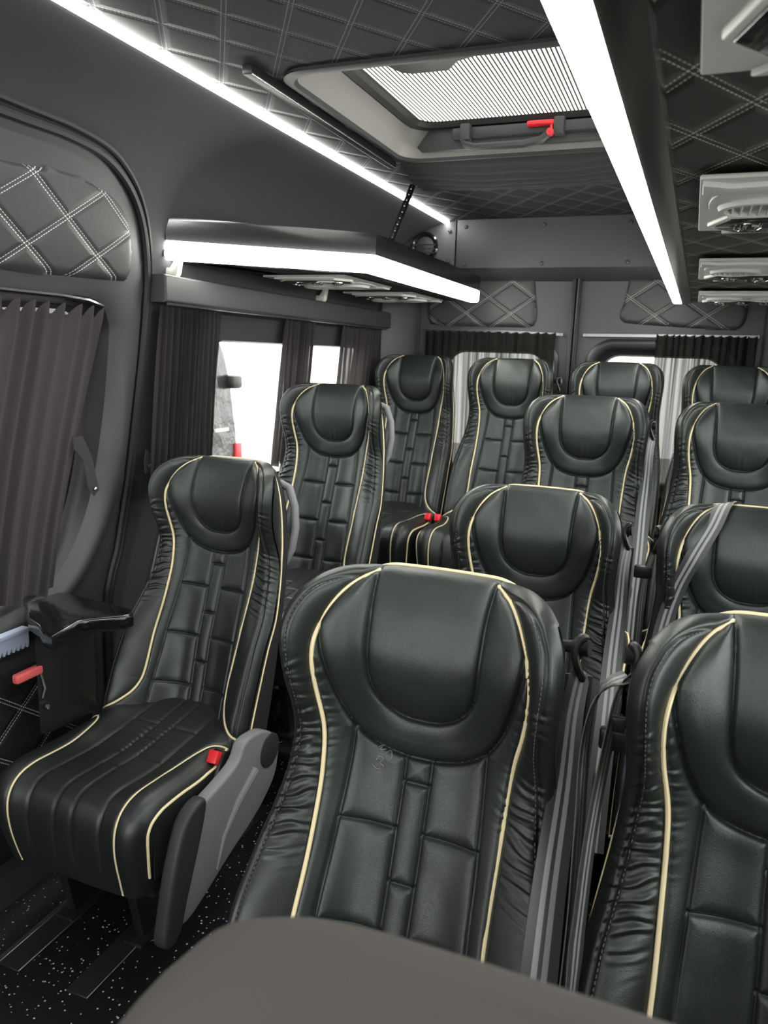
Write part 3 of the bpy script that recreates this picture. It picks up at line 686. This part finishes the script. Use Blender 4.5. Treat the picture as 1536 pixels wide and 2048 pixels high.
UI = catmull([(.088, .006), (.084, -.05), (.082, -.10), (.080, -.14), (.073, -.17), (.055, -.191), (.028, -.203), (0, -.2055), (-.028, -.203), (-.055, -.191), (-.073, -.17), (-.080, -.14), (-.082, -.10), (-.084, -.05), (-.088, .006)], 6)
PADP = np.vstack([UI, [(-.088, .03), (.088, .03)]])
corL = CORE*[-1, 1]
SURP = np.vstack([[(.09, .03)], CORE[CORE[:, 1] > -.10], UO, corL[corL[:, 1] > -.10][::-1], [(-.09, .03)]])
PIPL = np.vstack([[(.09, .03)], CORE, [(.30, -.74), (.30, -.95), (-.30, -.95), (-.30, -.74)], corL[::-1], [(-.09, .03)]])   # between the two front pipings
def pu(v): return np.interp(v, [-.78, -.65, -.504, -.404, -.302, -.224], [.122, .117, .110, .106, .101, .098])
vv = np.linspace(-.78, -.222, 30)
GR = [np.stack([sg*pu(vv), vv], 1) for sg in (1, -1)]+[np.stack([np.full(20, sg*.0195), np.linspace(-.78, -.250, 20)], 1) for sg in (1, -1)]
HS = []
for v0 in (-.363, -.503, -.643): HS += [np.array([(sg*.0195, v0), (sg*float(pu(v0)), v0)]) for sg in (1, -1)]
for v0 in (-.297, -.435, -.573, -.711): HS.append(np.array([(-.0195, v0), (.0195, v0)]))
def _noise(x, y, k):
    return (np.sin(x*k+1.3*np.sin(y*k*.7+.5))+np.sin(y*k*1.13+1.7*np.sin(x*k*.6+2.1)))*.5
VC = [-.80, -.60, -.50, -.42, -.36, -.29, -.25, -.225, -.20, -.165, -.12, -.05, -.015, .01]
DC_ = [-.036, -.034, -.030, -.035, -.039, -.043, -.040, -.036, -.022, -.002, .020, .018, .004, -.010]
VP_ = [-.80, -.67, -.51, -.405, -.319, -.238, -.185, -.145, -.095, -.05, -.015, .01]
DP_ = [.040, .034, .014, -.006, -.017, -.010, .015, .042, .054, .044, .016, -.006]
VE_ = [-.80, -.70, -.60, -.50, -.424, -.375, -.31, -.25, -.215, -.17, -.115, -.06, -.02, .01]
DE_ = [.084, .082, .070, .050, .020, .004, -.012, -.004, .028, .066, .092, .086, .058, .022]
_vg = np.linspace(-.85, .05, 451)
def sprof(V_, D_, sig=.016):       # smoothed profile along the height of the back
    y = np.interp(_vg, V_, D_); k = np.exp(-.5*(np.arange(-40, 41)*.002/sig)**2); k /= k.sum()
    return np.convolve(np.pad(y, 40, mode='edge'), k, 'valid')
SPC, SPP, SPE = sprof(VC, DC_), sprof(VP_, DP_), sprof(VE_, DE_)
def depth(U, Vv, ripple=True):
    Q = np.stack([U, Vv], 1); a = np.abs(U)
    c0 = np.interp(Vv, _vg, SPC); p0 = np.interp(Vv, _vg, SPP); e0 = np.interp(Vv, _vg, SPE)
    wp = np.interp(Vv, CORE[::-1, 1], CORE[::-1, 0]); We = np.interp(Vv, hr[:, 1], hr[:, 0])
    wp = np.minimum(np.where(Vv < -.64, .135, wp), We-.03)
    t1 = np.clip((a-.050)/(wp-.050), 0, 1); t2 = np.clip((a-wp)/np.maximum(We-.022-wp, .02), 0, 1)
    d = c0+(p0-c0)*(t1*t1*(1.8-.8*t1))+(e0-p0)*np.sin(t2*np.pi/2)
    D = pdist(Q, OUT)
    ins_pad = inside(Q, PADP); ins_sur = inside(Q, SURP) & ~ins_pad; ins_mid = inside(Q, PIPL) & ~ins_pad & ~ins_sur
    bol = ~(ins_pad | ins_sur | ins_mid)
    dUI = pdist(Q, UI); dUO = pdist(Q, UO); dC = np.minimum(pdist(Q, CORE), pdist(Q, corL))
    wing = sm((a-.085)/.03)
    Rb = .020+.014*wing; A = .026+.012*wing
    d = d-A*(1-np.sqrt(np.clip(1-(1-np.clip(D/Rb, 0, 1))**2, 0, 1)))
    d = d-.0055*np.exp(-((D-.019)/.0030)**2)*wing      # double seam near the edge
    d = d+ins_pad*(.013*np.sqrt(1-(1-np.clip(dUI/.035, 0, 1))**2))
    e = np.minimum(np.minimum(dUI, dUO+(Vv > -.088)*1), np.where(Vv > -.2, dC, 1))
    d = d+ins_sur*(.014*np.sqrt(1-(1-np.clip(e/.026, 0, 1))**2))
    tp = np.full(len(U), 1.0)
    for g in GR: tp = np.minimum(tp, pdist(Q, g))
    th = np.full(len(U), 1.0)
    for g in HS: th = np.minimum(th, pdist(Q, g))
    tt = np.minimum(np.minimum(tp, th), dUO)
    d = d+ins_mid*.0085*np.sqrt(1-(1-np.clip(np.minimum(tt, dC+.004)/.020, 0, 1))**2)
    d = d-.0035*np.exp(-(tp/.0026)**2)*ins_mid-.003*np.exp(-(th/.0024)**2)*ins_mid
    d = d-.004*np.exp(-(dUI/.0028)**2)-.005*np.exp(-(dUO/.0032)**2)*(Vv < -.085)
    d = d+bol*.008*np.sqrt(1-(1-np.clip(dC/.026, 0, 1))**2)-.003*np.exp(-(dC/.004)**2)*(a < .225)
    if ripple:      # gathers where the leather is pulled in at the waist
        z1 = sm((-Vv-.12)/.05)*sm((Vv+.47)/.10)
        wv = Vv+.30*(a-.16)+.004*_noise(U, Vv, 90)
        rip = np.sin(wv*2*math.pi/.0170+2.4*_noise(U, Vv, 38))+.6*np.sin(wv*2*math.pi/.0105+2*_noise(U+.3, Vv, 55)+1)
        msk = (bol*np.exp(-((D-.034)/.030)**2)*1.35+ins_mid*(a > .11)*np.exp(-(dC/.016)**2)*.8*sm((Vv+.36)/.08))*z1
        d = d+.0022*rip*msk*(.55+.45*_noise(U*1.3, Vv, 24))
        d = d-.0010*ins_pad*np.exp(-((Vv+.192)/.018)**2)*np.cos(U*2*math.pi/.019)*np.exp(-(U/.022)**2)
        d = d+.0009*_noise(U, Vv, 30)+.0005*_noise(U+.2, Vv+.4, 75)
    return d, (ins_pad, ins_sur, ins_mid, bol)
def surf(P, lift=.0):
    P = np.asarray(P, float); d, _ = depth(P[:, 0], P[:, 1], False); return BS(P[:, 0], P[:, 1], d+lift)

def make_backrest():
    nt_, ns_ = 400, 200
    Lc = resample(hr*[-1, 1], nt_); Rc = resample(hr, nt_)
    tp = np.vstack([(tc_*[-1, 1]), tc_[::-1][1:]]); Tc = resample(tp, ns_); Bc = resample(np.array([(-.226, -.78), (.226, -.78)]), ns_)
    s = np.linspace(0, 1, ns_)[None, :, None]; t = np.linspace(0, 1, nt_)[:, None, None]
    P = (1-s)*Lc[:, None]+s*Rc[:, None]+(1-t)*Bc[None]+t*Tc[None]-((1-s)*(1-t)*Lc[0]+s*(1-t)*Rc[0]+(1-s)*t*Lc[-1]+s*t*Rc[-1])
    Q = P.reshape(-1, 2); d, reg = depth(Q[:, 0], Q[:, 1]); X = BS(Q[:, 0], Q[:, 1], d)
    idx = np.arange(nt_*ns_).reshape(nt_, ns_); F = np.stack([idx[:-1, :-1], idx[:-1, 1:], idx[1:, 1:], idx[1:, :-1]], -1).reshape(-1, 4)
    cen = Q[F].mean(1); pad = inside(cen, PADP); sur = inside(cen, SURP) & ~pad; mid = inside(cen, PIPL) & ~pad & ~sur; bl = ~(pad | sur | mid)
    # shared smooth normals across the part borders
    Nn = np.cross(X[F[:, 1]]-X[F[:, 0]], X[F[:, 3]]-X[F[:, 0]]); VN = np.zeros_like(X)
    for k in range(4): np.add.at(VN, F[:, k], Nn)
    VN /= np.linalg.norm(VN, axis=1)[:, None]+1e-12
    out = []
    for name, msk, m in (('headrest_pad', pad, LEATHER), ('headrest_surround', sur, LEATHER), ('back_panel', mid, LEATHER), ('side_bolster', bl & (cen[:, 0] < 0), LEATHER2), ('side_bolster', bl & (cen[:, 0] > 0), LEATHER2)):
        f = F[msk]; us = np.unique(f); mp = -np.ones(len(X), int); mp[us] = np.arange(len(us))
        me = bpy.data.meshes.new(name); me.from_pydata(X[us].tolist(), [], mp[f].tolist()); me.update()
        me.materials.append(m); me.polygons.foreach_set('use_smooth', [True]*len(me.polygons)); me.normals_split_custom_set_from_vertices(VN[us].tolist())
        out.append((name, me))
    return out
BACK = make_backrest()
def dashes(mb, pts, r=.0007, on=.0042, gapl=.0028):
    P = np.asarray(pts, float); d = np.r_[0, np.cumsum(np.linalg.norm(np.diff(P, axis=0), axis=1))]; x = 0
    while x+on < d[-1]:
        q = [[np.interp(x+on*k, d, P[:, j]) for j in range(3)] for k in (0, .5, 1)]; mb.tube(q, [r*.7, r, r*.7], 4); x += on+gapl
def offset_curve(P, d):
    P = np.asarray(P, float); t = np.gradient(P, axis=0); t /= np.linalg.norm(t, axis=1)[:, None]; return P+np.stack([-t[:, 1], t[:, 0]], 1)*d
# piping, stitches and back shell as shared meshes
def mesh_of(mb, name, m):
    o = mb.build(name, m); me = o.data; bpy.data.objects.remove(o); return me
def pipe_pts(P, lift=.0030):
    X = surf(resample(P, 150), lift)
    for _ in range(6): X[1:-1] = (X[:-2]+2*X[1:-1]+X[2:])/4
    return X
pipeR = pipe_pts(CORE)
ME_PIPE_R = mesh_of(MB().tube(pipeR.tolist(), .0033, 8), 'piping', CREAM)
ME_PIPE_L = mesh_of(MB().tube(pipe_pts(corL).tolist(), .0033, 8), 'piping', CREAM)
rear_half = np.array([(.224, -.78, .034), (.226, -.70, .034), (.225, -.60, .022), (.221, -.50, .002), (.214, -.42, -.028), (.200, -.32, -.046), (.192, -.26, -.048), (.185, -.21, -.048), (.166, -.12, -.046), (.144, -.055, -.044), (.117, -.010, -.042), (.088, .007, -.040), (.045, .010, -.040), (0, .0105, -.040)])
rh = catmull(rear_half, 8); REAR = np.vstack([rh, (rh*[-1, 1, 1])[::-1][1:]])
oo = resample(REAR[4:-4], 220); po = BS(oo[:, 0], oo[:, 1], oo[:, 2]+.001)
ME_PIPE_O = mesh_of(MB().tube(po.tolist(), .0036, 8), 'edge_piping', CREAM)
mb = MB()
for h in HS: dashes(mb, surf(resample(h, 14), .0008))
so = offset_curve(resample(OUT, 400), .0225)
so = so[(np.abs(so[:, 0]) > .10) & (so[:, 1] < -.012)]
for sg in (1, -1):
    q = so[so[:, 0]*sg > 0]; dashes(mb, surf(q, .0010), .0006)
ME_STITCH = mesh_of(mb, 'stitching', THREAD)
# shell behind the upholstery
ring0 = resample(OUT, 160); d0, _ = depth(ring0[:, 0], ring0[:, 1])
NR = 200
ringF = resample(OUT, NR); dF, _ = depth(ringF[:, 0], ringF[:, 1]); ringR = resample(REAR, NR)
# side flank between the front upholstery and the rear piping
FX = BS(ringF[:, 0], ringF[:, 1], dF); RX = BS(ringR[:, 0], ringR[:, 1], ringR[:, 2])
mb = MB(); fl = []
for k, t in enumerate(np.linspace(0, 1, 8)):
    P = FX*(1-t)+RX*t; P[:, 0] += np.sign(P[:, 0])*.001*math.sin(t*math.pi)*np.clip(np.abs(P[:, 0])/.15, 0, 1); fl.append(P)
vs = np.concatenate(fl); mb.add(vs.tolist(), [(i*NR+k, (i+1)*NR+k, (i+1)*NR+k+1, i*NR+k+1) for i in range(7) for k in range(NR-1)])
ME_FLANK = mesh_of(mb, 'side_panel', LEATHER2)
def shell():
    rings = []; c = np.array([0, -.38])
    for sc, dep in ((1.0, 0), (1.004, -.010), (.995, -.030), (.965, -.048), (.90, -.056), (.6, -.060), (.0, -.060)):
        P = c+(ringR[:, :2]-c)*np.array([sc, 1-(1-sc)*.6 if sc > .5 else sc])
        dd = (ringR[:, 2] if dep > -.03 else np.minimum(ringR[:, 2], -.02-.02*0))+dep
        dd = np.where(np.array([sc < .5]*NR), -.055+dep, dd)
        rings.append(BS(P[:, 0], P[:, 1], dd))
    n = NR; vs = np.concatenate(rings); fs = [(i*n+k, (i+1)*n+k, (i+1)*n+k+1, i*n+k+1) for i in range(len(rings)-1) for k in range(n-1)]
    fs += [tuple(i*n for i in range(len(rings)))[::-1], tuple(i*n+n-1 for i in range(len(rings)))]
    mb = MB(); mb.add(vs.tolist(), fs); return mb
ME_SHELL = mesh_of(shell(), 'back_cover', FABRIC)
# ------------------------------------------------------------------ seat cushion
cprof = catmull([(.27, .470), (.20, .462), (.10, .452), (0, .448), (-.08, .452), (-.15, .456), (-.190, .447), (-.212, .422), (-.220, .385), (-.219, .33), (-.212, .28), (-.203, .245)], 8)   # (y,z): rear to front lip, local y
clen = np.r_[0, np.cumsum(np.linalg.norm(np.diff(cprof, axis=0), axis=1))]; CL = clen[-1]
def CS(u, s, h):
    y = np.interp(s, clen, cprof[:, 0]); z = np.interp(s, clen, cprof[:, 1]); e = 1e-3
    ty = np.interp(s+e, clen, cprof[:, 0])-np.interp(s-e, clen, cprof[:, 0]); tz = np.interp(s+e, clen, cprof[:, 1])-np.interp(s-e, clen, cprof[:, 1]); n = np.hypot(ty, tz)+1e-12
    return np.stack([u, y+tz/n*h, z-ty/n*h], -1)
chw = lambda s: np.interp(s, [0, .1, .25, .42, .5, CL], [.200, .214, .222, .222, .218, .205])
CP1 = catmull([(.205, .150), (.190, .165), (.172, .19), (.158, .25), (.150, .33), (.150, .42), (.152, .52), (.150, .62), (.146, .68)], 6)
cg_ = [np.array([(x, .0), (x*1.02, .30), (x*1.05, .62)]) for x in (.098, -.098, .024, -.024)]
chs = [np.array([(sg*.025, s0), (sg*.098, s0)]) for sg in (1, -1) for s0 in (.13, .27)]+[np.array([(-.025, s0), (.025, s0)]) for s0 in (.19, .33)]
def cdepth(U, Sx):
    Q = np.stack([U, Sx], 1); a = np.abs(U); W_ = chw(Sx)
    e = np.clip((W_-a)/.045, 0, 1); h = -.055*(1-np.sqrt(np.clip(1-(1-e)**2, 0, 1)))
    h = h+.014*sm((a-.10)/.07)*sm((Sx-.03)/.1)*sm((CL-Sx)/.2)
    g = np.full(len(U), 1.0)
    for c in cg_: g = np.minimum(g, pdist(Q, c))
    g2 = np.full(len(U), 1.0)
    for c in chs: g2 = np.minimum(g2, pdist(Q, c))
    dC = np.minimum(pdist(Q, CP1), pdist(Q, CP1*[-1, 1]))
    h = h+.0028*np.sqrt(1-(1-np.clip(np.minimum(np.minimum(g, g2), dC)/.016, 0, 1))**2)-.002*np.exp(-(g/.0025)**2)-.0025*np.exp(-(g2/.0025)**2)-.003*np.exp(-(dC/.003)**2)
    h = h+.0009*np.sin(Sx*2*math.pi/.016+2*_noise(U, Sx, 40))*np.exp(-((a-.03)/.02)**2)*sm((.32-Sx)/.1)*sm((Sx-.05)/.1)
    return h+.001*_noise(U, Sx, 35)
def make_cushion():
    ns_, nt_ = 130, 190
    Sx = np.linspace(0, CL, nt_); s = np.linspace(-1, 1, ns_); s = np.sign(s)*(1-(1-np.abs(s))**1.25)
    U = (chw(Sx)[:, None]*s[None]).ravel(); SS = np.repeat(Sx, ns_)
    X = CS(U, SS, cdepth(U, SS)); idx = np.arange(nt_*ns_).reshape(nt_, ns_)
    F = np.stack([idx[:-1, :-1], idx[1:, :-1], idx[1:, 1:], idx[:-1, 1:]], -1).reshape(-1, 4).tolist()
    V = X.tolist()
    # side walls and underside
    for col in (0, ns_-1):
        st = len(V)
        for k in range(nt_):
            x, y, z = X[idx[k, col]]; V.append((x*.99, min(max(y, -.195), .27), max(.27 if y > -.15 else .245, min(z, .29))))
        for k in range(nt_-1):
            q = (int(idx[k, col]), int(idx[k+1, col]), st+k+1, st+k); F.append(q if col else q[::-1])
    b0 = nt_*ns_; 
    for k in range(nt_-1): F.append((b0+k, b0+k+1, b0+nt_+k+1, b0+nt_+k))
    me = bpy.data.meshes.new('seat_cushion'); me.from_pydata(V, [], F); me.update(); me.materials.append(LEATHER2); me.polygons.foreach_set('use_smooth', [True]*len(me.polygons)); me.set_sharp_from_angle(angle=math.radians(55))
    return me
ME_CUSH = make_cushion()
def cpipe(P, lift=.0012): P = resample(P, 100); return CS(P[:, 0], P[:, 1], cdepth(P[:, 0], P[:, 1])+lift).tolist()
ME_CP_R = mesh_of(MB().tube(cpipe(CP1), .0034, 8), 'cushion_piping', CREAM)
ME_CP_L = mesh_of(MB().tube(cpipe(CP1*[-1, 1]), .0034, 8), 'cushion_piping', CREAM)
CP2 = catmull([(.205, .150), (.2135, .19), (.2165, .25), (.2165, .36), (.217, .45), (.214, .53), (.206, .63)], 6)
ME_CP_R2 = mesh_of(MB().tube(cpipe(CP2, .002), .0034, 8), 'cushion_piping', CREAM)
ME_CP_L2 = mesh_of(MB().tube(cpipe(CP2*[-1, 1], .002), .0034, 8), 'cushion_piping', CREAM)
# frame, legs
mb = MB().box((-.195, -.16, .215), (.195, .30, .285), .012).prism([(-.13, .24), (-.10, .30), (.24, .34), (.28, .24)], 0, -.06, .06, .01); ME_FRAME = mesh_of(mb, 'seat_frame', PLASTIC_D)
def leg_me(x):
    return mesh_of(MB().prism([(-.12, .25), (.30, .25), (.33, .0), (-.07, .0)], 0, x-.014, x+.014, .004).box((x-.028, -.10, 0), (x+.028, .34, .014), .004), 'leg', PLASTIC_D)
ME_LEG = [leg_me(.075), leg_me(-.14)]
# folding armrest / side cover of the single seats (aisle side)
def arm(e):
    side = MB().prism(catmull([(.060, .452), (.10, .490), (.145, .492), (.205, .475), (.262, .425), (.262, .365), (.235, .315), (.150, .265), (.02, .225), (-.09, .185), (-.15, .175), (-.19, .20), (-.185, .27), (-.115, .425), (-.06, .43)], 5, True).tolist(), 0, .238, .272, .008, 3).build('side_cover', GREYPL, e)
    MB().lathe([(.045, 0), (.045, .003), (.040, .005), (0, .005)], (.272, .215, .415), (1, 0, 0), 32).build('pivot_cap', DARKPL, side)
    MB().prism(catmull([(-.110, .440), (-.065, .435), (-.085, .36), (-.140, .235), (-.165, .175), (-.20, .155), (-.225, .175), (-.215, .23), (-.19, .32), (-.15, .41)], 5, True).tolist(), 0, .240, .276, .010, 3).build('armrest_pad', DARKPL, side)
    MB().tube([(.274, .14, .40), (.274, .06, .355), (.274, .0, .30), (.274, -.03, .23)], [.012, .010, .006, .002], 8).build('moulded_rib', GREYPL, side)
    MB().box((.21, -.12, .20), (.235, .20, .235), .004).build('side_bracket', DARKPL, side)
def buckle(e, sg):
    R_ = Matrix.Rotation(math.radians(-35), 3, 'X')
    b = MB().box((sg*.212-.016, .055, .40), (sg*.212+.016, .085, .470), .004, 2, rot=R_).build('buckle', PLASTIC_D, e)
    MB().box((sg*.212-.0135, .045, .447), (sg*.212+.0135, .066, .478), .003, 2, rot=R_).build('release_button', RED, b)
def belt_r(e, sg, fan=True):
    """shoulder guide on the inner shoulder with the webbing running down to the hip"""
    g = MB().tube([(sg*.145, .505, 1.035), (sg*.180, .500, 1.040), (sg*.212, .495, 1.043)], [.008, .009, .012], 12).build('belt_guide', PLASTIC_D, e)
    lp = [(sg*.199+.0*k, .495+.017*math.cos(a), 1.028+.030*math.sin(a)) for k, a in enumerate(np.linspace(0, 2*math.pi, 24)[:-1])]
    MB().tube([(x+.006*sg*math.sin(i*.5), y, z) for i, (x, y, z) in enumerate(lp)], .006, 8, closed=True).build('loop', PLASTIC_D, g)
    return g
def strap_part(e, pts, wd, w, name='belt_webbing'):
    P = resample(catmull(pts, 6), 40); Wd = resample(np.array(wd, float), 40); return MB().strap(P.tolist(), Wd.tolist(), w).build(name, WEB, e)

def seat(loc, label, extras, armrest=False, sx=1):
    e = empty('passenger_seat', (loc[0], loc[1]-PY, loc[2]), label, 'seat', 'black leather seats with cream piping')
    def ch_(name, me): o = bpy.data.objects.new(name, me); COL.objects.link(o); o.parent = e; return o
    for n_, me in BACK: ch_(n_, me)
    ch_('side_panel', ME_FLANK); ch_('back_cover', ME_SHELL)['label'] = 'black fabric back cover'
    for n_, me in (('piping', ME_PIPE_L), ('piping', ME_PIPE_R), ('edge_piping', ME_PIPE_O)): ch_(n_, me)['label'] = 'cream piping'
    ch_('stitching', ME_STITCH)['kind'] = 'stuff'
    ch_('seat_cushion', ME_CUSH)
    for me in (ME_CP_L, ME_CP_R, ME_CP_L2, ME_CP_R2): ch_('cushion_piping', me)['label'] = 'cream piping'
    ch_('seat_frame', ME_FRAME)
    for me in ME_LEG: ch_('leg', me)
    if armrest: arm(e)
    for f in extras: f(e)
    e.scale = (sx, 1, 1)
    return e
def left_belt2(e):
    strap_part(e, [(-.185, .52, 1.02), (-.225, .490, .92), (-.236, .44, .76), (-.246, .345, .47), (-.25, .30, .36)], [(1, -.25, 0)]*5, .047)
def left_belt(e):
    strap_part(e, [(-.185, .52, 1.02), (-.250, .490, .92), (-.266, .44, .76), (-.285, .345, .47), (-.288, .30, .36)], [(1, -.25, 0)]*5, .047)
def belt_a(e):
    belt_r(e, 1)
    strap_part(e, [(.204, .492, 1.012), (.200, .455, .96), (.203, .405, .88), (.205, .325, .785), (.210, .245, .68), (.212, .18, .55), (.215, .12, .43)], [(.45, 1, 0), (.7, .8, 0), (1, .35, 0), (1, .1, 0), (1, 0, 0), (1, 0, 0), (1, 0, 0)], .047)
    strap_part(e, [(.196, .50, 1.0), (.195, .49, .8), (.20, .47, .5)], [(1, .2, 0)]*3, .046)
def belt_b(e):
    belt_r(e, -1)
    strap_part(e, [(-.205, .482, 1.018), (-.236, .463, 1.00), (-.246, .415, .95), (-.240, .365, .86), (-.234, .315, .77), (-.232, .265, .68), (-.23, .2, .5)], [(.12, 1, .1)]*7, .047)
    strap_part(e, [(-.205, .49, 1.01), (-.214, .462, .985), (-.224, .365, .865), (-.224, .295, .765), (-.222, .255, .70), (-.22, .2, .5)], [(.2, 1, .1)]*6, .047)
    MB().box((-.232, .44, .925), (-.190, .455, .955), .004).box((-.222, .438, .955), (-.20, .450, .975), .002).build('belt_tongue', PLASTIC_D, e)
def belt_b2(e):     # webbing thrown over the shoulder of the seat
    belt_r(e, -1)
    P0 = surf([(-.075, -.004), (-.092, -.055), (-.122, -.125), (-.150, -.20), (-.168, -.29), (-.176, -.38)], .008)
    top = BS(np.array([-.062]), np.array([.012]), np.array([-.03]))
    strap_part(e, np.vstack([BS(np.array([-.060]), np.array([-.01]), np.array([-.09])), top, P0]).tolist(), [(1, .1, .25)]*3+[(1, 0, .5)]*5, .036)
    strap_part(e, [(-.21, .48, 1.0), (-.222, .45, .92), (-.22, .40, .80), (-.215, .34, .66), (-.21, .2, .45)], [(.3, 1, .1)]*5, .047)
    MB().box((-.245, .435, .945), (-.205, .450, .975), .004).build('belt_tongue', PLASTIC_D, e)
def chalk(e):      # small scuffed scribble on the upper left tile of the backrest
    mb = MB(); c = (-.062, -.275)
    for pts in ([(0, 0), (.004, .006), (.010, .004), (.006, -.003), (.012, -.006)], [(.012, .012), (.018, .016), (.022, .008), (.016, .004), (.014, .010)], [(-.004, -.008), (.002, -.012), (.008, -.010)], [(.0, .018), (.005, .022), (.003, .015), (.010, .017)]):
        P = catmull([(c[0]+x, c[1]+y) for x, y in pts], 5); mb.tube(surf(P, .0003).tolist(), .0006, 4)
    mb.build('scuff_mark', mat('chalk', (.22, .23, .23), .8), e)
def foot_bar(e): MB().box((-.20, .185, .0), (.20, .210, .02), .003).build('foot_bar', GREYPL, e)
def grab(e): MB().tube([(.120, .535, 1.06), (.155, .525, 1.05), (.178, .515, 1.00), (.186, .505, .94), (.180, .495, .88), (.158, .485, .83), (.120, .470, .81)], .012, 10).build('grab_handle', GREYPL, e)
LOW, MID, HI = 0, .19, .303
seat((-1.19, 1.807, LOW), 'single black seat nearest the camera on the left, with grey folding armrest', [left_belt, grab, lambda e: buckle(e, 1)], True)
seat((-1.19, 2.545, MID), 'single black seat by the left window, behind the nearest single seat', [left_belt2, grab, foot_bar])
seat((-.303, .985, LOW), 'large black seat in the middle foreground with a wide belt at its right', [belt_a, chalk])
seat((.168, .985, LOW), 'nearest right-hand seat, cut off by the lower right edge', [belt_b])
seat((-.303, 1.805, LOW), 'black seat directly behind the middle foreground seat, second row', [belt_a])
seat((.168, 1.805, LOW), 'second-row right seat with a belt thrown over its shoulder', [belt_b2])
seat((-.303, 2.60, MID), 'third-row black seat on the aisle, ahead of the rear bench row', [belt_a])
seat((.168, 2.60, MID), 'third-row right seat cut by the right edge, before the far right back row seat', [])
bx = [-1.174, -.730, -.287, .157]
for k, (lab, ex) in enumerate((('back row seat in the left corner, beside the window curtain', [lambda e: buckle(e, 1)]), ('back row seat second from the left, in front of the curtained rear window', [lambda e: buckle(e, -1), lambda e: belt_r(e, 1)]),
                               ('back row seat third from the left, in front of the uncovered rear window', []), ('back row seat at the far right, half hidden by the third-row seat', []))):
    seat((bx[k], 3.377, HI), lab, ex, sx=.945)

# ------------------------------------------------------------------ plain grey seat in the very front
fs = empty('front_seat', (.020, .10, 0), 'plain grey seat top, blurred at the bottom edge of the picture', 'seat')
fx, fy = .03, .10
secs = []
for z, w_, t_, yc in ((.44, .27, .07, .08), (.60, .275, .075, .09), (.80, .278, .078, .10), (.98, .275, .078, .115), (1.05, .268, .078, .13), (1.09, .256, .074, .14), (1.12, .240, .068, .15), (1.145, .218, .056, .156), (1.160, .192, .040, .160), (1.168, .160, .024, .163), (1.171, .12, .010, .163)):
    ring = []
    for k in range(48):
        a = 2*math.pi*k/48; c, s = math.cos(a), math.sin(a); ring.append((w_*math.copysign(abs(c)**.42, c), yc+t_*math.copysign(abs(s)**.6, s), z))
    secs.append(ring)
mb = band(MB(), secs); mb.add(secs[-1], [tuple(range(48))]); mb.add(secs[0], [tuple(range(48))[::-1]]); mb.build('backrest', GREYFAB, fs, angle=70)
MB().box((-.23, -.42, .33), (.23, .10, .46), .05, 5).build('seat_cushion', GREYFAB, fs)
MB().box((-.19, -.36, .0), (.19, .06, .34), .02).build('seat_base', PLASTIC_D, fs)

# ------------------------------------------------------------------ floor rails, step trims
for x0, x1, y0, y1, lab in ((-1.165, -1.103, 1.095, 1.90, 'black floor rail with bright edge under the aisle side of the nearest single seat'), (-1.365, -1.30, 1.09, 1.90, 'black floor rail with bright edges on the wall side of the nearest single seat')):
    rl2 = MB().box((x0, y0, 0), (x1, y1, .006), .001, 1).build('floor_rail', RUBBER)
    mb = MB().box((x1-.003, y0, .005), (x1, y1, .008), .0005, 1)
    if x0 < -1.3: mb.box((x0-.012, y0, .003), (x0+.002, y1, .008), .0005, 1)
    mb.build('bright_edge', METAL, rl2); tag(rl2, lab, 'floor rail', 'seat floor rails')
mb = MB().box((-1.378, .3, 0), (-1.362, 1.085, .012), .002); o = mb.build('trim_12', METAL); struct(o, 'metal edge of the door step')
mb = MB().box((-1.52, 1.915, .172), (.50, 1.96, .196), .004); o = mb.build('trim_13', RUBBER); struct(o, 'nosing of the raised floor')

# ------------------------------------------------------------------ parked van seen through the side window
pv = empty('parked_van', (-3.3, 4.4, 0), 'dark parked vehicle outside the left side window', 'vehicle')
px, py = -3.3, 4.4
body = catmull([(3.2-py, -.15), (3.2-py, 1.1), (3.3-py, 1.7), (3.5-py, 1.75), (3.86-py, 1.50), (3.97-py, 1.30), (4.03-py, 1.05), (4.06-py, .80), (4.06-py, -.15)], 5)
MB().prism(body.tolist(), 0, -.9, .7, .03, 3).build('body', mat('dirty_black_paint', (.02, .02, .022), .25, .6, bump=('noise', 9, .6, .02)), pv)
MB().box((.695, 3.80-py, .945), (.712, 3.94-py, .965), .003).build('pale_stripe', VENT, pv)
MB().box((.66, 3.93-py, 1.20), (.76, 4.03-py, 1.28), .02).build('mirror', PLASTIC_D, pv)
MB().box((.66, 4.02-py, .72), (.715, 4.085-py, .86), .01).build('tail_light', RED, pv)
for yy in (3.45, 3.95): MB().lathe([(.10, -.11), (.30, -.11), (.33, -.08), (.33, .08), (.30, .11), (.10, .11)], (.60, yy-py-.3, -.09), (1, 0, 0), 28).build('wheel', RUBBER, pv)
mb = MB().box((-14, -8, -.47), (12, 16, -.42), 0); gm = mat('pale_concrete', (.35, .34, .32), .9, .2, bump=('noise', 20, .3, .01)); 
pv.location.z = 0
o = mb.build('ground', gm, smooth=False); struct(o, 'pale yard outside')
